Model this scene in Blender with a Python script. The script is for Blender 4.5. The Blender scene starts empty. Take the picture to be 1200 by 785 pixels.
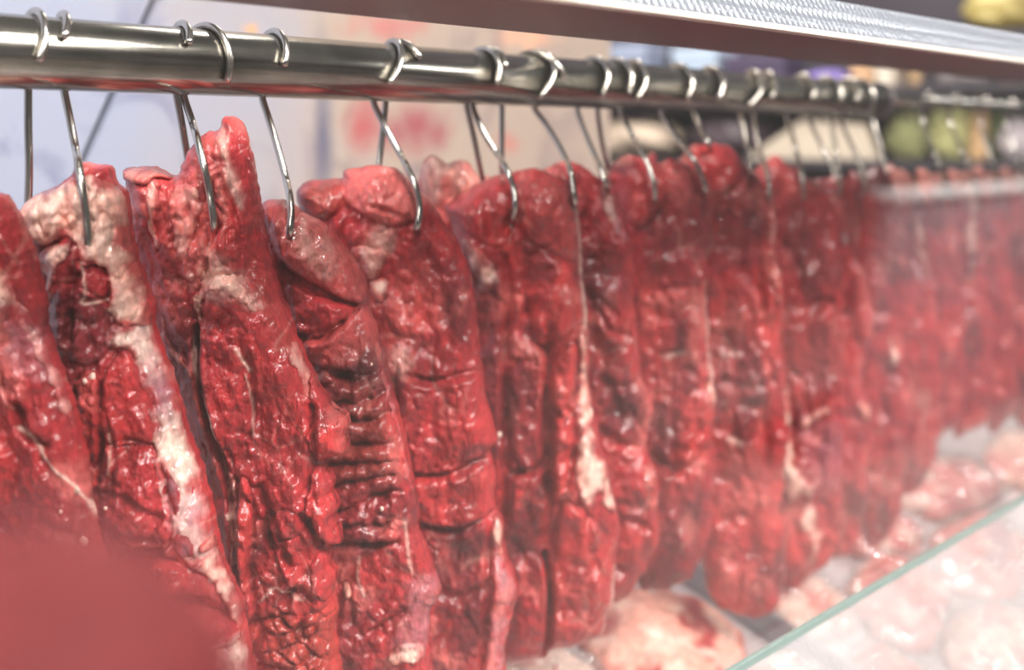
import bpy, bmesh, math, random
import numpy as np
from mathutils import Vector, Matrix

# ------------------------------------------------------------------ camera
W, H, FPX = 1200.0, 785.0, 1667.0
CAMZ = 1.40                       # height of the lens above the market floor
PITCH = math.atan(225.0 / FPX)    # looking slightly down
YAW = 0.658                       # angle between view axis and the rail (X axis)
FH = np.array([math.cos(YAW), math.sin(YAW), 0.0])
RIGHT = np.array([math.sin(YAW), -math.cos(YAW), 0.0])
FWD = FH * math.cos(PITCH) + np.array([0, 0, -math.sin(PITCH)])
UP = np.cross(RIGHT, FWD)
C0 = np.array([0.0, 0.0, CAMZ])
S = bpy.context.scene
COL = S.collection
cam = bpy.data.cameras.new('camera')
cam.lens, cam.sensor_width = FPX * 36 / W, 36.0
cam.clip_start = 0.01
cam.dof.use_dof = True
cam.dof.focus_distance = 0.77
cam.dof.aperture_fstop = 4.6
camo = bpy.data.objects.new('camera', cam)
COL.objects.link(camo)
camo.matrix_world = Matrix(((RIGHT[0], UP[0], -FWD[0], 0), (RIGHT[1], UP[1], -FWD[1], 0), (RIGHT[2], UP[2], -FWD[2], CAMZ), (0, 0, 0, 1)))
S.camera = camo

# ------------------------------------------------------------------ world, lights, exposure
wd = bpy.data.worlds.new('market_light'); S.world = wd; wd.use_nodes = True
wd.node_tree.nodes['Background'].inputs[0].default_value = (1.0, 0.95, 0.92, 1)
wd.node_tree.nodes['Background'].inputs[1].default_value = 0.13
def area(name, loc, aim, sx, sy, power, color):
    l = bpy.data.lights.new(name, 'AREA'); l.shape = 'RECTANGLE'
    l.size, l.size_y, l.energy, l.color = sx, sy, power, color
    o = bpy.data.objects.new(name, l); COL.objects.link(o)
    o.location = loc
    o.rotation_euler = (Vector(aim) - Vector(loc)).to_track_quat('-Z', 'Y').to_euler()
    return o
area('market_tube_light', (0.5, -0.45, CAMZ + 1.15), (0.75, 0.6, CAMZ - 0.2), 2.6, 0.08, 20, (1.0, 0.95, 0.9))
area('market_tube_light', (-0.9, 0.15, CAMZ + 0.9), (0.6, 0.6, CAMZ - 0.2), 0.08, 0.9, 11, (1.0, 0.96, 0.92))
area('market_ceiling_light', (0.9, -1.5, CAMZ + 1.5), (1.0, 0.6, CAMZ - 0.2), 2.4, 0.9, 72, (1.0, 0.96, 0.93))
area('counter_back_light', (1.0, 1.55, CAMZ + 1.2), (0.9, 0.7, CAMZ), 2.4, 0.25, 8, (0.95, 0.97, 1.0))
area('market_hall_light', (2.0, 1.6, CAMZ + 1.5), (2.9, 1.4, CAMZ), 0.9, 0.9, 58, (1.0, 0.95, 0.88))
area('opposite_counter_light', (5.2, -0.4, CAMZ + 1.0), (5.2, -1.1, CAMZ - 0.4), 2.0, 0.3, 110, (1.0, 0.97, 0.95))  # added lamp, brightens the unseen barrier for its mirror image in the pane
for lx, ly, lz in ((-0.1, -0.5, 1.0), (0.55, -0.75, 0.85), (1.25, -0.6, 1.05), (0.3, 0.1, 1.15)):
    area('market_spot_lamp', (lx, ly, CAMZ + lz), (0.4 + 0.5 * lx, 0.6, CAMZ - 0.2), 0.07, 0.07, 7.5, (1.0, 0.96, 0.92))  # small lamps added above the front for sparkle on the wet meat
S.view_settings.view_transform = 'Standard'
S.view_settings.look = 'None'
S.view_settings.gamma = 1.0
S.view_settings.use_curve_mapping = False
S.view_settings.exposure = 0.40
S.cycles.use_denoising = True
S.cycles.max_bounces = 8
S.cycles.transparent_max_bounces = 12
S.cycles.caustics_reflective = False
S.cycles.caustics_refractive = False

# ------------------------------------------------------------------ helpers
def ray(px, py):
    px = np.asarray(px, float); py = np.asarray(py, float)
    return ((px - W / 2)[..., None] * RIGHT + (H / 2 - py)[..., None] * UP + FPX * FWD) / FPX
def at_y(px, py, Y):
    r = ray(px, py); return C0 + r * (Y / r[..., 1:2])
def at_x(px, py, X):
    r = ray(px, py); return C0 + r * (X / r[..., 0:1])
def at_plane(px, py, A, n):
    r = ray(px, py); return C0 + r * (np.dot(A - C0, n) / (r @ n))[..., None]
def to_px(P):
    d = np.asarray(P) - C0
    z = d @ FWD
    return W / 2 + FPX * (d @ RIGHT) / z, H / 2 - FPX * (d @ UP) / z

def lin(r, g, b):
    f = lambda c: c / 12.92 if c <= 0.04045 else ((c + 0.055) / 1.055) ** 2.4
    return np.array([f(r / 255), f(g / 255), f(b / 255)])

def link(name, me, mat=None, parent=None):
    o = bpy.data.objects.new(name, me)
    COL.objects.link(o)
    if mat is not None: me.materials.append(mat)
    if parent is not None: o.parent = parent
    return o
def tag(o, label, cat, group=None):
    o['label'] = label; o['category'] = cat
    if group: o['group'] = group
    return o
def empty(name, loc, label, cat, group=None):
    o = bpy.data.objects.new(name, None); COL.objects.link(o); o.location = loc
    o.empty_display_size = 0.02
    return tag(o, label, cat, group)
def setparent(o, p):
    o.parent = p
    o.matrix_parent_inverse = Matrix.Translation(-Vector(p.location))
def struct(o):
    o['kind'] = 'structure'; return o

def mesh_from(name, V, F, smooth=True):
    me = bpy.data.meshes.new(name)
    me.from_pydata([tuple(v) for v in V], [], [tuple(f) for f in F])
    if smooth:
        me.polygons.foreach_set('use_smooth', [True] * len(me.polygons))
    me.update(); return me
def quick_mesh(name, V, F4):
    V = np.asarray(V, np.float32); F4 = np.asarray(F4, np.int32)
    me = bpy.data.meshes.new(name)
    me.vertices.add(len(V)); me.vertices.foreach_set('co', V.ravel())
    me.loops.add(F4.size); me.loops.foreach_set('vertex_index', F4.ravel())
    me.polygons.add(len(F4))
    me.polygons.foreach_set('loop_start', np.arange(0, F4.size, 4, dtype=np.int32))
    me.polygons.foreach_set('loop_total', np.full(len(F4), 4, np.int32))
    me.polygons.foreach_set('use_smooth', np.ones(len(F4), bool))
    me.update(calc_edges=True); me.validate()
    return me
def box_mesh(name, lo, hi, bev=0.002):
    bm = bmesh.new(); bmesh.ops.create_cube(bm, size=1)
    lo, hi = np.array(lo, float), np.array(hi, float)
    for v in bm.verts:
        v.co = Vector(lo + (np.array(v.co) + 0.5) * (hi - lo))
    if bev: bmesh.ops.bevel(bm, geom=bm.edges[:], offset=bev, segments=2, affect='EDGES', profile=0.7)
    me = bpy.data.meshes.new(name); bm.to_mesh(me); bm.free(); return me
def prism_mesh(name, pts, off, bev=0.0):
    """pts: 3D polygon, extruded by the vector off."""
    bm = bmesh.new()
    vs = [bm.verts.new(p) for p in pts]; f = bm.faces.new(vs)
    r = bmesh.ops.extrude_face_region(bm, geom=[f])
    for g in r['geom']:
        if isinstance(g, bmesh.types.BMVert): g.co += Vector(off)
    bmesh.ops.recalc_face_normals(bm, faces=bm.faces[:])
    if bev: bmesh.ops.bevel(bm, geom=bm.edges[:], offset=bev, segments=2, affect='EDGES')
    me = bpy.data.meshes.new(name); bm.to_mesh(me); bm.free(); return me
def tube_mesh(name, P, rad, seg=12):
    """swept tube along points P, with per-point radius; rounded closed ends."""
    P = np.asarray(P, float); n = len(P)
    rad = np.broadcast_to(np.asarray(rad, float), (n,))
    T = np.gradient(P, axis=0); T /= np.linalg.norm(T, axis=1)[:, None]
    a = np.array([1.0, 0, 0]) if abs(T[0][0]) < 0.8 else np.array([0, 1.0, 0])
    N = a - T[0] * (a @ T[0]); N /= np.linalg.norm(N)
    V, F = [], []
    for i in range(n):
        N = N - T[i] * (N @ T[i]); N /= np.linalg.norm(N)
        B = np.cross(T[i], N)
        for k in range(seg):
            t = 2 * math.pi * k / seg
            V.append(P[i] + rad[i] * (math.cos(t) * N + math.sin(t) * B))
    for i in range(n - 1):
        for k in range(seg):
            F.append((i * seg + k, i * seg + (k + 1) % seg, (i + 1) * seg + (k + 1) % seg, (i + 1) * seg + k))
    V.append(P[0] - T[0] * rad[0] * 0.3); V.append(P[-1] + T[-1] * rad[-1] * 0.3)
    a0, a1 = len(V) - 2, len(V) - 1
    for k in range(seg):
        F.append((a0, (k + 1) % seg, k)); F.append((a1, (n - 1) * seg + k, (n - 1) * seg + (k + 1) % seg))
    return mesh_from(name, V, F)
def lathe_mesh(name, prof, seg=24):
    V, F = [], []
    for r, z in prof:
        for k in range(seg):
            t = 2 * math.pi * k / seg; V.append((r * math.cos(t), r * math.sin(t), z))
    for i in range(len(prof) - 1):
        for k in range(seg):
            F.append((i * seg + k, i * seg + (k + 1) % seg, (i + 1) * seg + (k + 1) % seg, (i + 1) * seg + k))
    return mesh_from(name, V, F)
def catmull(P, sub=6, closed=False):
    P = np.asarray(P, float); n = len(P); out = []
    rng = range(n) if closed else range(n - 1)
    for i in rng:
        g = (lambda j: P[j % n]) if closed else (lambda j: P[min(max(j, 0), n - 1)])
        p0, p1, p2, p3 = g(i - 1), g(i), g(i + 1), g(i + 2)
        for k in range(sub):
            t = k / sub
            out.append(0.5 * (2 * p1 + (p2 - p0) * t + (2 * p0 - 5 * p1 + 4 * p2 - p3) * t * t + (3 * p1 - p0 - 3 * p2 + p3) * t ** 3))
    if not closed: out.append(P[-1])
    return np.array(out)

# numpy noise -------------------------------------------------------
_rs = np.random.RandomState(7)
_perm = _rs.permutation(256); _perm = np.concatenate([_perm, _perm, _perm])
_g2 = np.stack([np.cos(np.arange(256) * 2.399963), np.sin(np.arange(256) * 2.399963)], 1)
_jit = _rs.rand(256, 2)
def perlin(x, y, seed=0):
    x = np.asarray(x, float) + seed * 17.31; y = np.asarray(y, float) + seed * 9.77
    xi = np.floor(x).astype(int); yi = np.floor(y).astype(int)
    fx, fy = x - xi, y - yi
    u = fx * fx * fx * (fx * (fx * 6 - 15) + 10); v = fy * fy * fy * (fy * (fy * 6 - 15) + 10)
    def g(ix, iy, dx, dy):
        h = _perm[_perm[ix & 255] + (iy & 255)]
        return _g2[h, 0] * dx + _g2[h, 1] * dy
    a = g(xi, yi, fx, fy); b = g(xi + 1, yi, fx - 1, fy); c = g(xi, yi + 1, fx, fy - 1); d = g(xi + 1, yi + 1, fx - 1, fy - 1)
    return ((a * (1 - u) + b * u) * (1 - v) + (c * (1 - u) + d * u) * v) * 1.5
def fbm(x, y, seed=0, octv=4, gain=0.5):
    s = 0; a = 1.0
    for i in range(octv):
        s = s + a * perlin(x * 2 ** i, y * 2 ** i, seed + i * 3.1); a *= gain
    return s
def worley(x, y, seed=0):
    x = np.asarray(x, float) + seed * 5.13; y = np.asarray(y, float) + seed * 3.71
    xi = np.floor(x).astype(int); yi = np.floor(y).astype(int)
    f1 = np.full(x.shape, 9.0); f2 = np.full(x.shape, 9.0); cid = np.zeros(x.shape, int)
    for ox in (-1, 0, 1):
        for oy in (-1, 0, 1):
            h = _perm[_perm[(xi + ox) & 255] + ((yi + oy) & 255)]
            d = np.hypot(xi + ox + _jit[h, 0] - x, yi + oy + _jit[h, 1] - y)
            nf = d < f1
            f2 = np.where(nf, f1, np.minimum(f2, d)); cid = np.where(nf, h, cid); f1 = np.where(nf, d, f1)
    return f1, f2, cid
def sstep(x, a, b):
    t = np.clip((x - a) / (b - a), 0, 1); return t * t * (3 - 2 * t)

def seg_dist(px, py, poly, closed):
    """distance, and nearest point, from the points to a polyline"""
    A = np.asarray(poly, float); B = np.roll(A, -1, 0) if closed else A[1:]
    if not closed: A = A[:-1]
    best = np.full(px.shape, 1e9); bx = px.copy(); by = py.copy()
    for (ax, ay), (cx, cy) in zip(A, B):
        dx, dy = cx - ax, cy - ay; L = dx * dx + dy * dy + 1e-12
        t = np.clip(((px - ax) * dx + (py - ay) * dy) / L, 0, 1)
        qx, qy = ax + t * dx, ay + t * dy
        d = (px - qx) ** 2 + (py - qy) ** 2
        m = d < best
        best = np.where(m, d, best); bx = np.where(m, qx, bx); by = np.where(m, qy, by)
    return np.sqrt(best), bx, by
def inside(px, py, poly):
    A = np.asarray(poly, float); B = np.roll(A, -1, 0); c = np.zeros(px.shape, bool)
    for (ax, ay), (bx, by) in zip(A, B):
        if ay == by: continue
        c ^= ((ay > py) != (by > py)) & (px < (bx - ax) * (py - ay) / (by - ay) + ax)
    return c

# ------------------------------------------------------------------ materials
def new_mat(name):
    m = bpy.data.materials.new(name); m.use_nodes = True
    nt = m.node_tree; return m, nt, nt.nodes['Principled BSDF']
def N(nt, t, **kw):
    n = nt.nodes.new(t)
    for k, v in kw.items(): setattr(n, k, v)
    return n
def plain(name, rgb, rough=0.5, metal=0.0, var=0.12, scale=30.0, bump=0.0, bscale=200.0, coat=0.0):
    m, nt, b = new_mat(name)
    tc = N(nt, 'ShaderNodeTexCoord'); no = N(nt, 'ShaderNodeTexNoise'); no.inputs['Scale'].default_value = scale
    no.inputs['Detail'].default_value = 5
    nt.links.new(tc.outputs['Object'], no.inputs['Vector'])
    mx = N(nt, 'ShaderNodeMix', data_type='RGBA')
    c = lin(*rgb)
    mx.inputs[6].default_value = (*np.clip(c * (1 - var), 0, 1), 1); mx.inputs[7].default_value = (*np.clip(c * (1 + var), 0, 1), 1)
    nt.links.new(no.outputs['Fac'], mx.inputs[0]); nt.links.new(mx.outputs[2], b.inputs['Base Color'])
    b.inputs['Roughness'].default_value = rough; b.inputs['Metallic'].default_value = metal
    b.inputs['Coat Weight'].default_value = coat
    if bump:
        n2 = N(nt, 'ShaderNodeTexNoise'); n2.inputs['Scale'].default_value = bscale
        nt.links.new(tc.outputs['Object'], n2.inputs['Vector'])
        bp = N(nt, 'ShaderNodeBump'); bp.inputs['Strength'].default_value = bump; bp.inputs['Distance'].default_value = 0.002
        nt.links.new(n2.outputs['Fac'], bp.inputs['Height']); nt.links.new(bp.outputs[0], b.inputs['Normal'])
    return m
def meat_material(name, rough, sss, coat, bscale, bstr):
    m, nt, b = new_mat(name)
    at = N(nt, 'ShaderNodeAttribute', attribute_name='flesh')
    tc = N(nt, 'ShaderNodeTexCoord')
    mp = N(nt, 'ShaderNodeMapping'); mp.inputs['Scale'].default_value = (1, 1, 0.45)
    nt.links.new(tc.outputs['Object'], mp.inputs[0])
    n1 = N(nt, 'ShaderNodeTexNoise'); n1.inputs['Scale'].default_value = 260; n1.inputs['Detail'].default_value = 6
    nt.links.new(mp.outputs[0], n1.inputs['Vector'])
    hs = N(nt, 'ShaderNodeHueSaturation')
    mr = N(nt, 'ShaderNodeMapRange'); mr.inputs[1].default_value = 0.3; mr.inputs[2].default_value = 0.7
    mr.inputs[3].default_value = 0.72; mr.inputs[4].default_value = 1.24
    nt.links.new(n1.outputs['Fac'], mr.inputs[0]); nt.links.new(mr.outputs[0], hs.inputs['Value'])
    nt.links.new(at.outputs['Color'], hs.inputs['Color']); nt.links.new(hs.outputs[0], b.inputs['Base Color'])
    b.inputs['Roughness'].default_value = rough
    b.inputs['Subsurface Weight'].default_value = sss
    b.inputs['Subsurface Radius'].default_value = (1.0, 0.25, 0.2)
    b.inputs['Subsurface Scale'].default_value = 0.004
    b.inputs['Specular IOR Level'].default_value = 0.25
    b.inputs['Coat Weight'].default_value = coat; b.inputs['Coat Roughness'].default_value = 0.16
    n2 = N(nt, 'ShaderNodeTexNoise'); n2.inputs['Scale'].default_value = bscale; n2.inputs['Detail'].default_value = 4
    nt.links.new(mp.outputs[0], n2.inputs['Vector'])
    n3 = N(nt, 'ShaderNodeTexNoise'); n3.inputs['Scale'].default_value = bscale * 2.1; n3.inputs['Detail'].default_value = 3; n3.inputs['Distortion'].default_value = 0.6
    nt.links.new(mp.outputs[0], n3.inputs['Vector'])
    hm = N(nt, 'ShaderNodeMath', operation='MULTIPLY_ADD'); hm.inputs[1].default_value = 0.45
    nt.links.new(n3.outputs['Fac'], hm.inputs[0]); nt.links.new(n2.outputs['Fac'], hm.inputs[2])
    bp = N(nt, 'ShaderNodeBump'); bp.inputs['Strength'].default_value = bstr; bp.inputs['Distance'].default_value = 0.0018
    nt.links.new(hm.outputs[0], bp.inputs['Height'])
    nt.links.new(bp.outputs[0], b.inputs['Normal'])
    n4 = N(nt, 'ShaderNodeTexNoise'); n4.inputs['Scale'].default_value = bscale * 0.55; n4.inputs['Detail'].default_value = 2
    nt.links.new(mp.outputs[0], n4.inputs['Vector'])
    b4 = N(nt, 'ShaderNodeBump'); b4.inputs['Strength'].default_value = 0.5; b4.inputs['Distance'].default_value = 0.0022
    nt.links.new(n4.outputs['Fac'], b4.inputs['Height']); nt.links.new(b4.outputs[0], b.inputs['Coat Normal'])
    return m
MEAT = meat_material('raw_meat', 0.55, 0.04, 0.72, 520, 0.8)
FAT = meat_material('fat', 0.45, 0.12, 0.8, 380, 0.7)

def steel(name, rgb, rough, streak_axis, dirt=0.3):
    m, nt, b = new_mat(name)
    tc = N(nt, 'ShaderNodeTexCoord'); mp = N(nt, 'ShaderNodeMapping')
    sc = [90, 90, 90]; sc[streak_axis] = 4; mp.inputs['Scale'].default_value = sc
    nt.links.new(tc.outputs['Object'], mp.inputs[0])
    n1 = N(nt, 'ShaderNodeTexNoise'); n1.inputs['Scale'].default_value = 3; n1.inputs['Detail'].default_value = 6
    nt.links.new(mp.outputs[0], n1.inputs['Vector'])
    n2 = N(nt, 'ShaderNodeTexNoise'); n2.inputs['Scale'].default_value = 22; n2.inputs['Detail'].default_value = 8
    nt.links.new(tc.outputs['Object'], n2.inputs['Vector'])
    mu = N(nt, 'ShaderNodeMath', operation='MULTIPLY'); nt.links.new(n1.outputs['Fac'], mu.inputs[0]); nt.links.new(n2.outputs['Fac'], mu.inputs[1])
    cr = N(nt, 'ShaderNodeValToRGB'); nt.links.new(mu.outputs[0], cr.inputs[0])
    c = lin(*rgb)
    cr.color_ramp.elements[0].position = 0.12; cr.color_ramp.elements[1].position = 0.32
    cr.color_ramp.elements[0].color = (*(c * (1 - dirt)), 1); cr.color_ramp.elements[1].color = (*c, 1)
    nt.links.new(cr.outputs[0], b.inputs['Base Color'])
    mr = N(nt, 'ShaderNodeMapRange'); mr.inputs[3].default_value = rough * 1.25; mr.inputs[4].default_value = rough * 0.75
    nt.links.new(n1.outputs['Fac'], mr.inputs[0]); nt.links.new(mr.outputs[0], b.inputs['Roughness'])
    b.inputs['Metallic'].default_value = 1.0
    bp = N(nt, 'ShaderNodeBump'); bp.inputs['Strength'].default_value = 0.06; bp.inputs['Distance'].default_value = 0.001
    nt.links.new(n1.outputs['Fac'], bp.inputs['Height']); nt.links.new(bp.outputs[0], b.inputs['Normal'])
    return m
RAILM = steel('galvanised_rail', (172, 168, 158), 0.20, 0, 0.6)
HOOKM = steel('hook_wire', (190, 184, 176), 0.24, 2, 0.25)
STEEL = steel('brushed_steel', (176, 172, 172), 0.32, 0, 0.25)

def thin_ior(nt, fr, ior):
    # the pane does not bend light here, so its inner face must reflect like its outer one
    g = N(nt, 'ShaderNodeNewGeometry'); mr = N(nt, 'ShaderNodeMapRange')
    mr.inputs[3].default_value = ior; mr.inputs[4].default_value = 1.0 / ior
    nt.links.new(g.outputs['Backfacing'], mr.inputs[0]); nt.links.new(mr.outputs[0], fr.inputs['IOR'])
def pane_glass(name, tint, haze, hazecol):
    m, nt, b = new_mat(name); nt.nodes.remove(b)
    out = nt.nodes['Material Output']
    fr = N(nt, 'ShaderNodeFresnel'); fr.inputs['IOR'].default_value = 1.52
    mul = fr; thin_ior(nt, fr, 1.52)
    tr = N(nt, 'ShaderNodeBsdfTransparent'); tr.inputs[0].default_value = (*tint, 1)
    gl = N(nt, 'ShaderNodeBsdfGlossy'); gl.inputs['Roughness'].default_value = 0.02
    df = N(nt, 'ShaderNodeBsdfTranslucent'); df.inputs[0].default_value = (*hazecol, 1)
    d2 = N(nt, 'ShaderNodeBsdfDiffuse'); d2.inputs[0].default_value = (*hazecol, 1)
    md = N(nt, 'ShaderNodeMixShader'); nt.links.new(df.outputs[0], md.inputs[1]); nt.links.new(d2.outputs[0], md.inputs[2])
    tc = N(nt, 'ShaderNodeTexCoord'); no = N(nt, 'ShaderNodeTexNoise'); no.inputs['Scale'].default_value = 7
    no.inputs['Detail'].default_value = 4
    nt.links.new(tc.outputs['Object'], no.inputs['Vector'])
    mr = N(nt, 'ShaderNodeMapRange'); mr.inputs[1].default_value = 0.3; mr.inputs[2].default_value = 0.7
    mr.inputs[3].default_value = haze * 0.6; mr.inputs[4].default_value = haze * 1.4
    nt.links.new(no.outputs['Fac'], mr.inputs[0])
    m1 = N(nt, 'ShaderNodeMixShader'); nt.links.new(mr.outputs[0], m1.inputs[0]); nt.links.new(tr.outputs[0], m1.inputs[1]); nt.links.new(md.outputs[0], m1.inputs[2])
    m2 = N(nt, 'ShaderNodeMixShader'); nt.links.new(mul.outputs[0], m2.inputs[0]); nt.links.new(m1.outputs[0], m2.inputs[1]); nt.links.new(gl.outputs[0], m2.inputs[2])
    nt.links.new(m2.outputs[0], out.inputs['Surface'])
    return m
GLASS = pane_glass('front_pane_glass', (0.985, 0.99, 0.985), 0.002, (0.9, 0.88, 0.88))
GUARD = pane_glass('low_pane_glass', (0.97, 0.985, 0.975), 0.24, (0.93, 0.92, 0.92))
def film_material():
    m, nt, b = new_mat('cling_film'); nt.nodes.remove(b)
    out = nt.nodes['Material Output']
    tr = N(nt, 'ShaderNodeBsdfTransparent'); gl = N(nt, 'ShaderNodeBsdfGlossy'); gl.inputs['Roughness'].default_value = 0.07
    df = N(nt, 'ShaderNodeBsdfDiffuse'); df.inputs[0].default_value = (0.9, 0.86, 0.86, 1)
    tc = N(nt, 'ShaderNodeTexCoord'); no = N(nt, 'ShaderNodeTexNoise'); no.inputs['Scale'].default_value = 42
    no.inputs['Distortion'].default_value = 0.8
    nt.links.new(tc.outputs['Object'], no.inputs['Vector'])
    bp = N(nt, 'ShaderNodeBump'); bp.inputs['Strength'].default_value = 0.55; bp.inputs['Distance'].default_value = 0.006
    nt.links.new(no.outputs['Fac'], bp.inputs['Height']); nt.links.new(bp.outputs[0], gl.inputs['Normal'])
    lw = N(nt, 'ShaderNodeFresnel'); thin_ior(nt, lw, 1.5)
    ad = N(nt, 'ShaderNodeMath', operation='ADD'); ad.inputs[1].default_value = 0.08
    nt.links.new(lw.outputs[0], ad.inputs[0])
    a = N(nt, 'ShaderNodeMixShader'); a.inputs[0].default_value = 0.10
    nt.links.new(tr.outputs[0], a.inputs[1]); nt.links.new(df.outputs[0], a.inputs[2])
    c = N(nt, 'ShaderNodeMixShader'); nt.links.new(ad.outputs[0], c.inputs[0]); nt.links.new(a.outputs[0], c.inputs[1]); nt.links.new(gl.outputs[0], c.inputs[2])
    nt.links.new(c.outputs[0], out.inputs['Surface'])
    return m
FILM = film_material()
EDGE = plain('green_glass_edge', (124, 144, 138), 0.15, 0, 0.1, 20, coat=0.5)

# ------------------------------------------------------------------ the room
struct(link('floor', box_mesh('floor', (-4, -5, -0.06), (7, 5, 0), 0), plain('floor_concrete', (150, 144, 140), 0.5, 0, 0.15, 6)))
WY = 0.95
def wall_material():
    m, nt, b = new_mat('painted_panel')
    tc = N(nt, 'ShaderNodeTexCoord'); sx = N(nt, 'ShaderNodeSeparateXYZ'); nt.links.new(tc.outputs['Object'], sx.inputs[0])
    n1 = N(nt, 'ShaderNodeTexNoise'); n1.inputs['Scale'].default_value = 9; n1.inputs['Detail'].default_value = 7
    nt.links.new(tc.outputs['Object'], n1.inputs['Vector'])
    # bluish grey paint that turns to warm cream along the wall
    mr = N(nt, 'ShaderNodeMapRange'); mr.inputs[1].default_value = 0.72; mr.inputs[2].default_value = 1.02
    ad = N(nt, 'ShaderNodeMath', operation='MULTIPLY_ADD'); ad.inputs[1].default_value = 0.35
    nt.links.new(n1.outputs['Fac'], ad.inputs[0]); nt.links.new(sx.outputs['X'], ad.inputs[2])
    sb = N(nt, 'ShaderNodeMath', operation='SUBTRACT'); sb.inputs[1].default_value = 0.17
    nt.links.new(ad.outputs[0], sb.inputs[0]); nt.links.new(sb.outputs[0], mr.inputs[0])
    base = N(nt, 'ShaderNodeMix', data_type='RGBA')
    base.inputs[6].default_value = (*lin(140, 145, 163), 1); base.inputs[7].default_value = (*lin(158, 142, 130), 1)
    nt.links.new(mr.outputs[0], base.inputs[0])
    # blotchy wear
    n2 = N(nt, 'ShaderNodeTexNoise'); n2.inputs['Scale'].default_value = 14; n2.inputs['Detail'].default_value = 6; n2.inputs['Distortion'].default_value = 1.2
    nt.links.new(tc.outputs['Object'], n2.inputs['Vector'])
    cr = N(nt, 'ShaderNodeValToRGB'); cr.color_ramp.elements[0].position = 0.30; cr.color_ramp.elements[1].position = 0.48
    cr.color_ramp.elements[0].color = (0.62, 0.60, 0.72, 1); cr.color_ramp.elements[1].color = (1, 1, 1, 1)
    nt.links.new(n2.outputs['Fac'], cr.inputs[0])
    wear = N(nt, 'ShaderNodeMix', data_type='RGBA', blend_type='MULTIPLY'); wear.inputs[0].default_value = 0.8
    nt.links.new(base.outputs[2], wear.inputs[6]); nt.links.new(cr.outputs[0], wear.inputs[7])
    prev = wear
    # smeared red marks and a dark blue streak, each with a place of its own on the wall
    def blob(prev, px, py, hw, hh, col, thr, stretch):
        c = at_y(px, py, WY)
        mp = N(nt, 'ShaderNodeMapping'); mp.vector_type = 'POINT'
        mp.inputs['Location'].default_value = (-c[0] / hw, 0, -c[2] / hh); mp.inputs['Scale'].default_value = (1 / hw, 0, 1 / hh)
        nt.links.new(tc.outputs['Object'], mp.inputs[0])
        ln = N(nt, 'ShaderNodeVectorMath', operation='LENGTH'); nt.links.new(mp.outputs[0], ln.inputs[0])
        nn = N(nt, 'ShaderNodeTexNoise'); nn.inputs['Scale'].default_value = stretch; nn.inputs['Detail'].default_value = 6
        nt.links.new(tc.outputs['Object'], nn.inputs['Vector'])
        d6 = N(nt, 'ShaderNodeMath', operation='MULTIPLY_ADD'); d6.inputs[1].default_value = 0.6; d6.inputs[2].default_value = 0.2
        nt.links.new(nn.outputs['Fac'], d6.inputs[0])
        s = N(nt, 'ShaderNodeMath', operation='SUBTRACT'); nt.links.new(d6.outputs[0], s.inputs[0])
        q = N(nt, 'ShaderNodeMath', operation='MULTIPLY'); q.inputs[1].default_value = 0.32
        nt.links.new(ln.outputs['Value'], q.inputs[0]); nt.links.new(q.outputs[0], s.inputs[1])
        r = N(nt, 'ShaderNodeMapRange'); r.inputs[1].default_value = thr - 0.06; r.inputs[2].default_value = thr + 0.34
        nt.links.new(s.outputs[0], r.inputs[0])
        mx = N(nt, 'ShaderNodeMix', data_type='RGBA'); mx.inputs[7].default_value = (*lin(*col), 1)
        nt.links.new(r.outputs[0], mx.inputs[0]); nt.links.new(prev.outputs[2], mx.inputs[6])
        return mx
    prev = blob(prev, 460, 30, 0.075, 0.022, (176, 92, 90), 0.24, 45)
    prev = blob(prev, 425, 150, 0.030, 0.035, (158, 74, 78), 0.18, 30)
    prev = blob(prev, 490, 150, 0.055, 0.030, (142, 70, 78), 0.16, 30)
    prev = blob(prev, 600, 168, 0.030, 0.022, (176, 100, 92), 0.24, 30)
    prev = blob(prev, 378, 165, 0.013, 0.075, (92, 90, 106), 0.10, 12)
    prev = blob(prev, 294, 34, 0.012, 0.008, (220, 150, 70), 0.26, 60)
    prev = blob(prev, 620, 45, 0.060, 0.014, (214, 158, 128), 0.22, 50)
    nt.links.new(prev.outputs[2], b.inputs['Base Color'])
    b.inputs['Roughness'].default_value = 0.55
    return m
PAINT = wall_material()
wb = struct(link('wall_back', box_mesh('wall_back', (-0.9, WY + 0.012, CAMZ - 0.75), (1.42, WY + 0.05, CAMZ + 0.60), 0.003), plain('wall_backing', (96, 90, 84), 0.7)))
ja, jb = at_y(np.array(181.0), np.array(0.0), WY), at_y(np.array(99.0), np.array(186.0), WY)
jd = (jb - ja) / (ja[2] - jb[2])                      # per metre of fall along the slanted joint
def joint(z, side): return ja[0] + jd[0] * (ja[2] - z) + side * 0.0035
zt, zb = CAMZ + 0.60, CAMZ - 0.75
def joint_z(x): return ja[2] - (x - ja[0]) / jd[0]
XL, XR = -0.9, 1.42
def clip_panel(poly, keep):
    out = []
    f = lambda p: keep * (p[0] - joint(p[1], keep))
    for a, b in zip(poly, poly[1:] + poly[:1]):
        fa, fb = f(a), f(b)
        if fa >= 0: out.append(a)
        if fa * fb < 0:
            t = fa / (fa - fb); out.append((a[0] + (b[0] - a[0]) * t, a[1] + (b[1] - a[1]) * t))
    return [(x, WY, z) for x, z in out]
rect = [(XL, zb), (XL, zt), (XR, zt), (XR, zb)]
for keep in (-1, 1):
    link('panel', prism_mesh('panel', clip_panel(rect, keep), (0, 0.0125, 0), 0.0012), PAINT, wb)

# far end of the stall, seen over the hanging meat
FX = 3.2
fw = struct(link('wall_right', box_mesh('wall_right', (FX + 0.34, 0.2, 0), (FX + 0.40, 3.4, CAMZ + 1.6), 0.01), plain('far_wall_paint', (84, 78, 88), 0.7, 0, 0.2, 8)))

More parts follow.
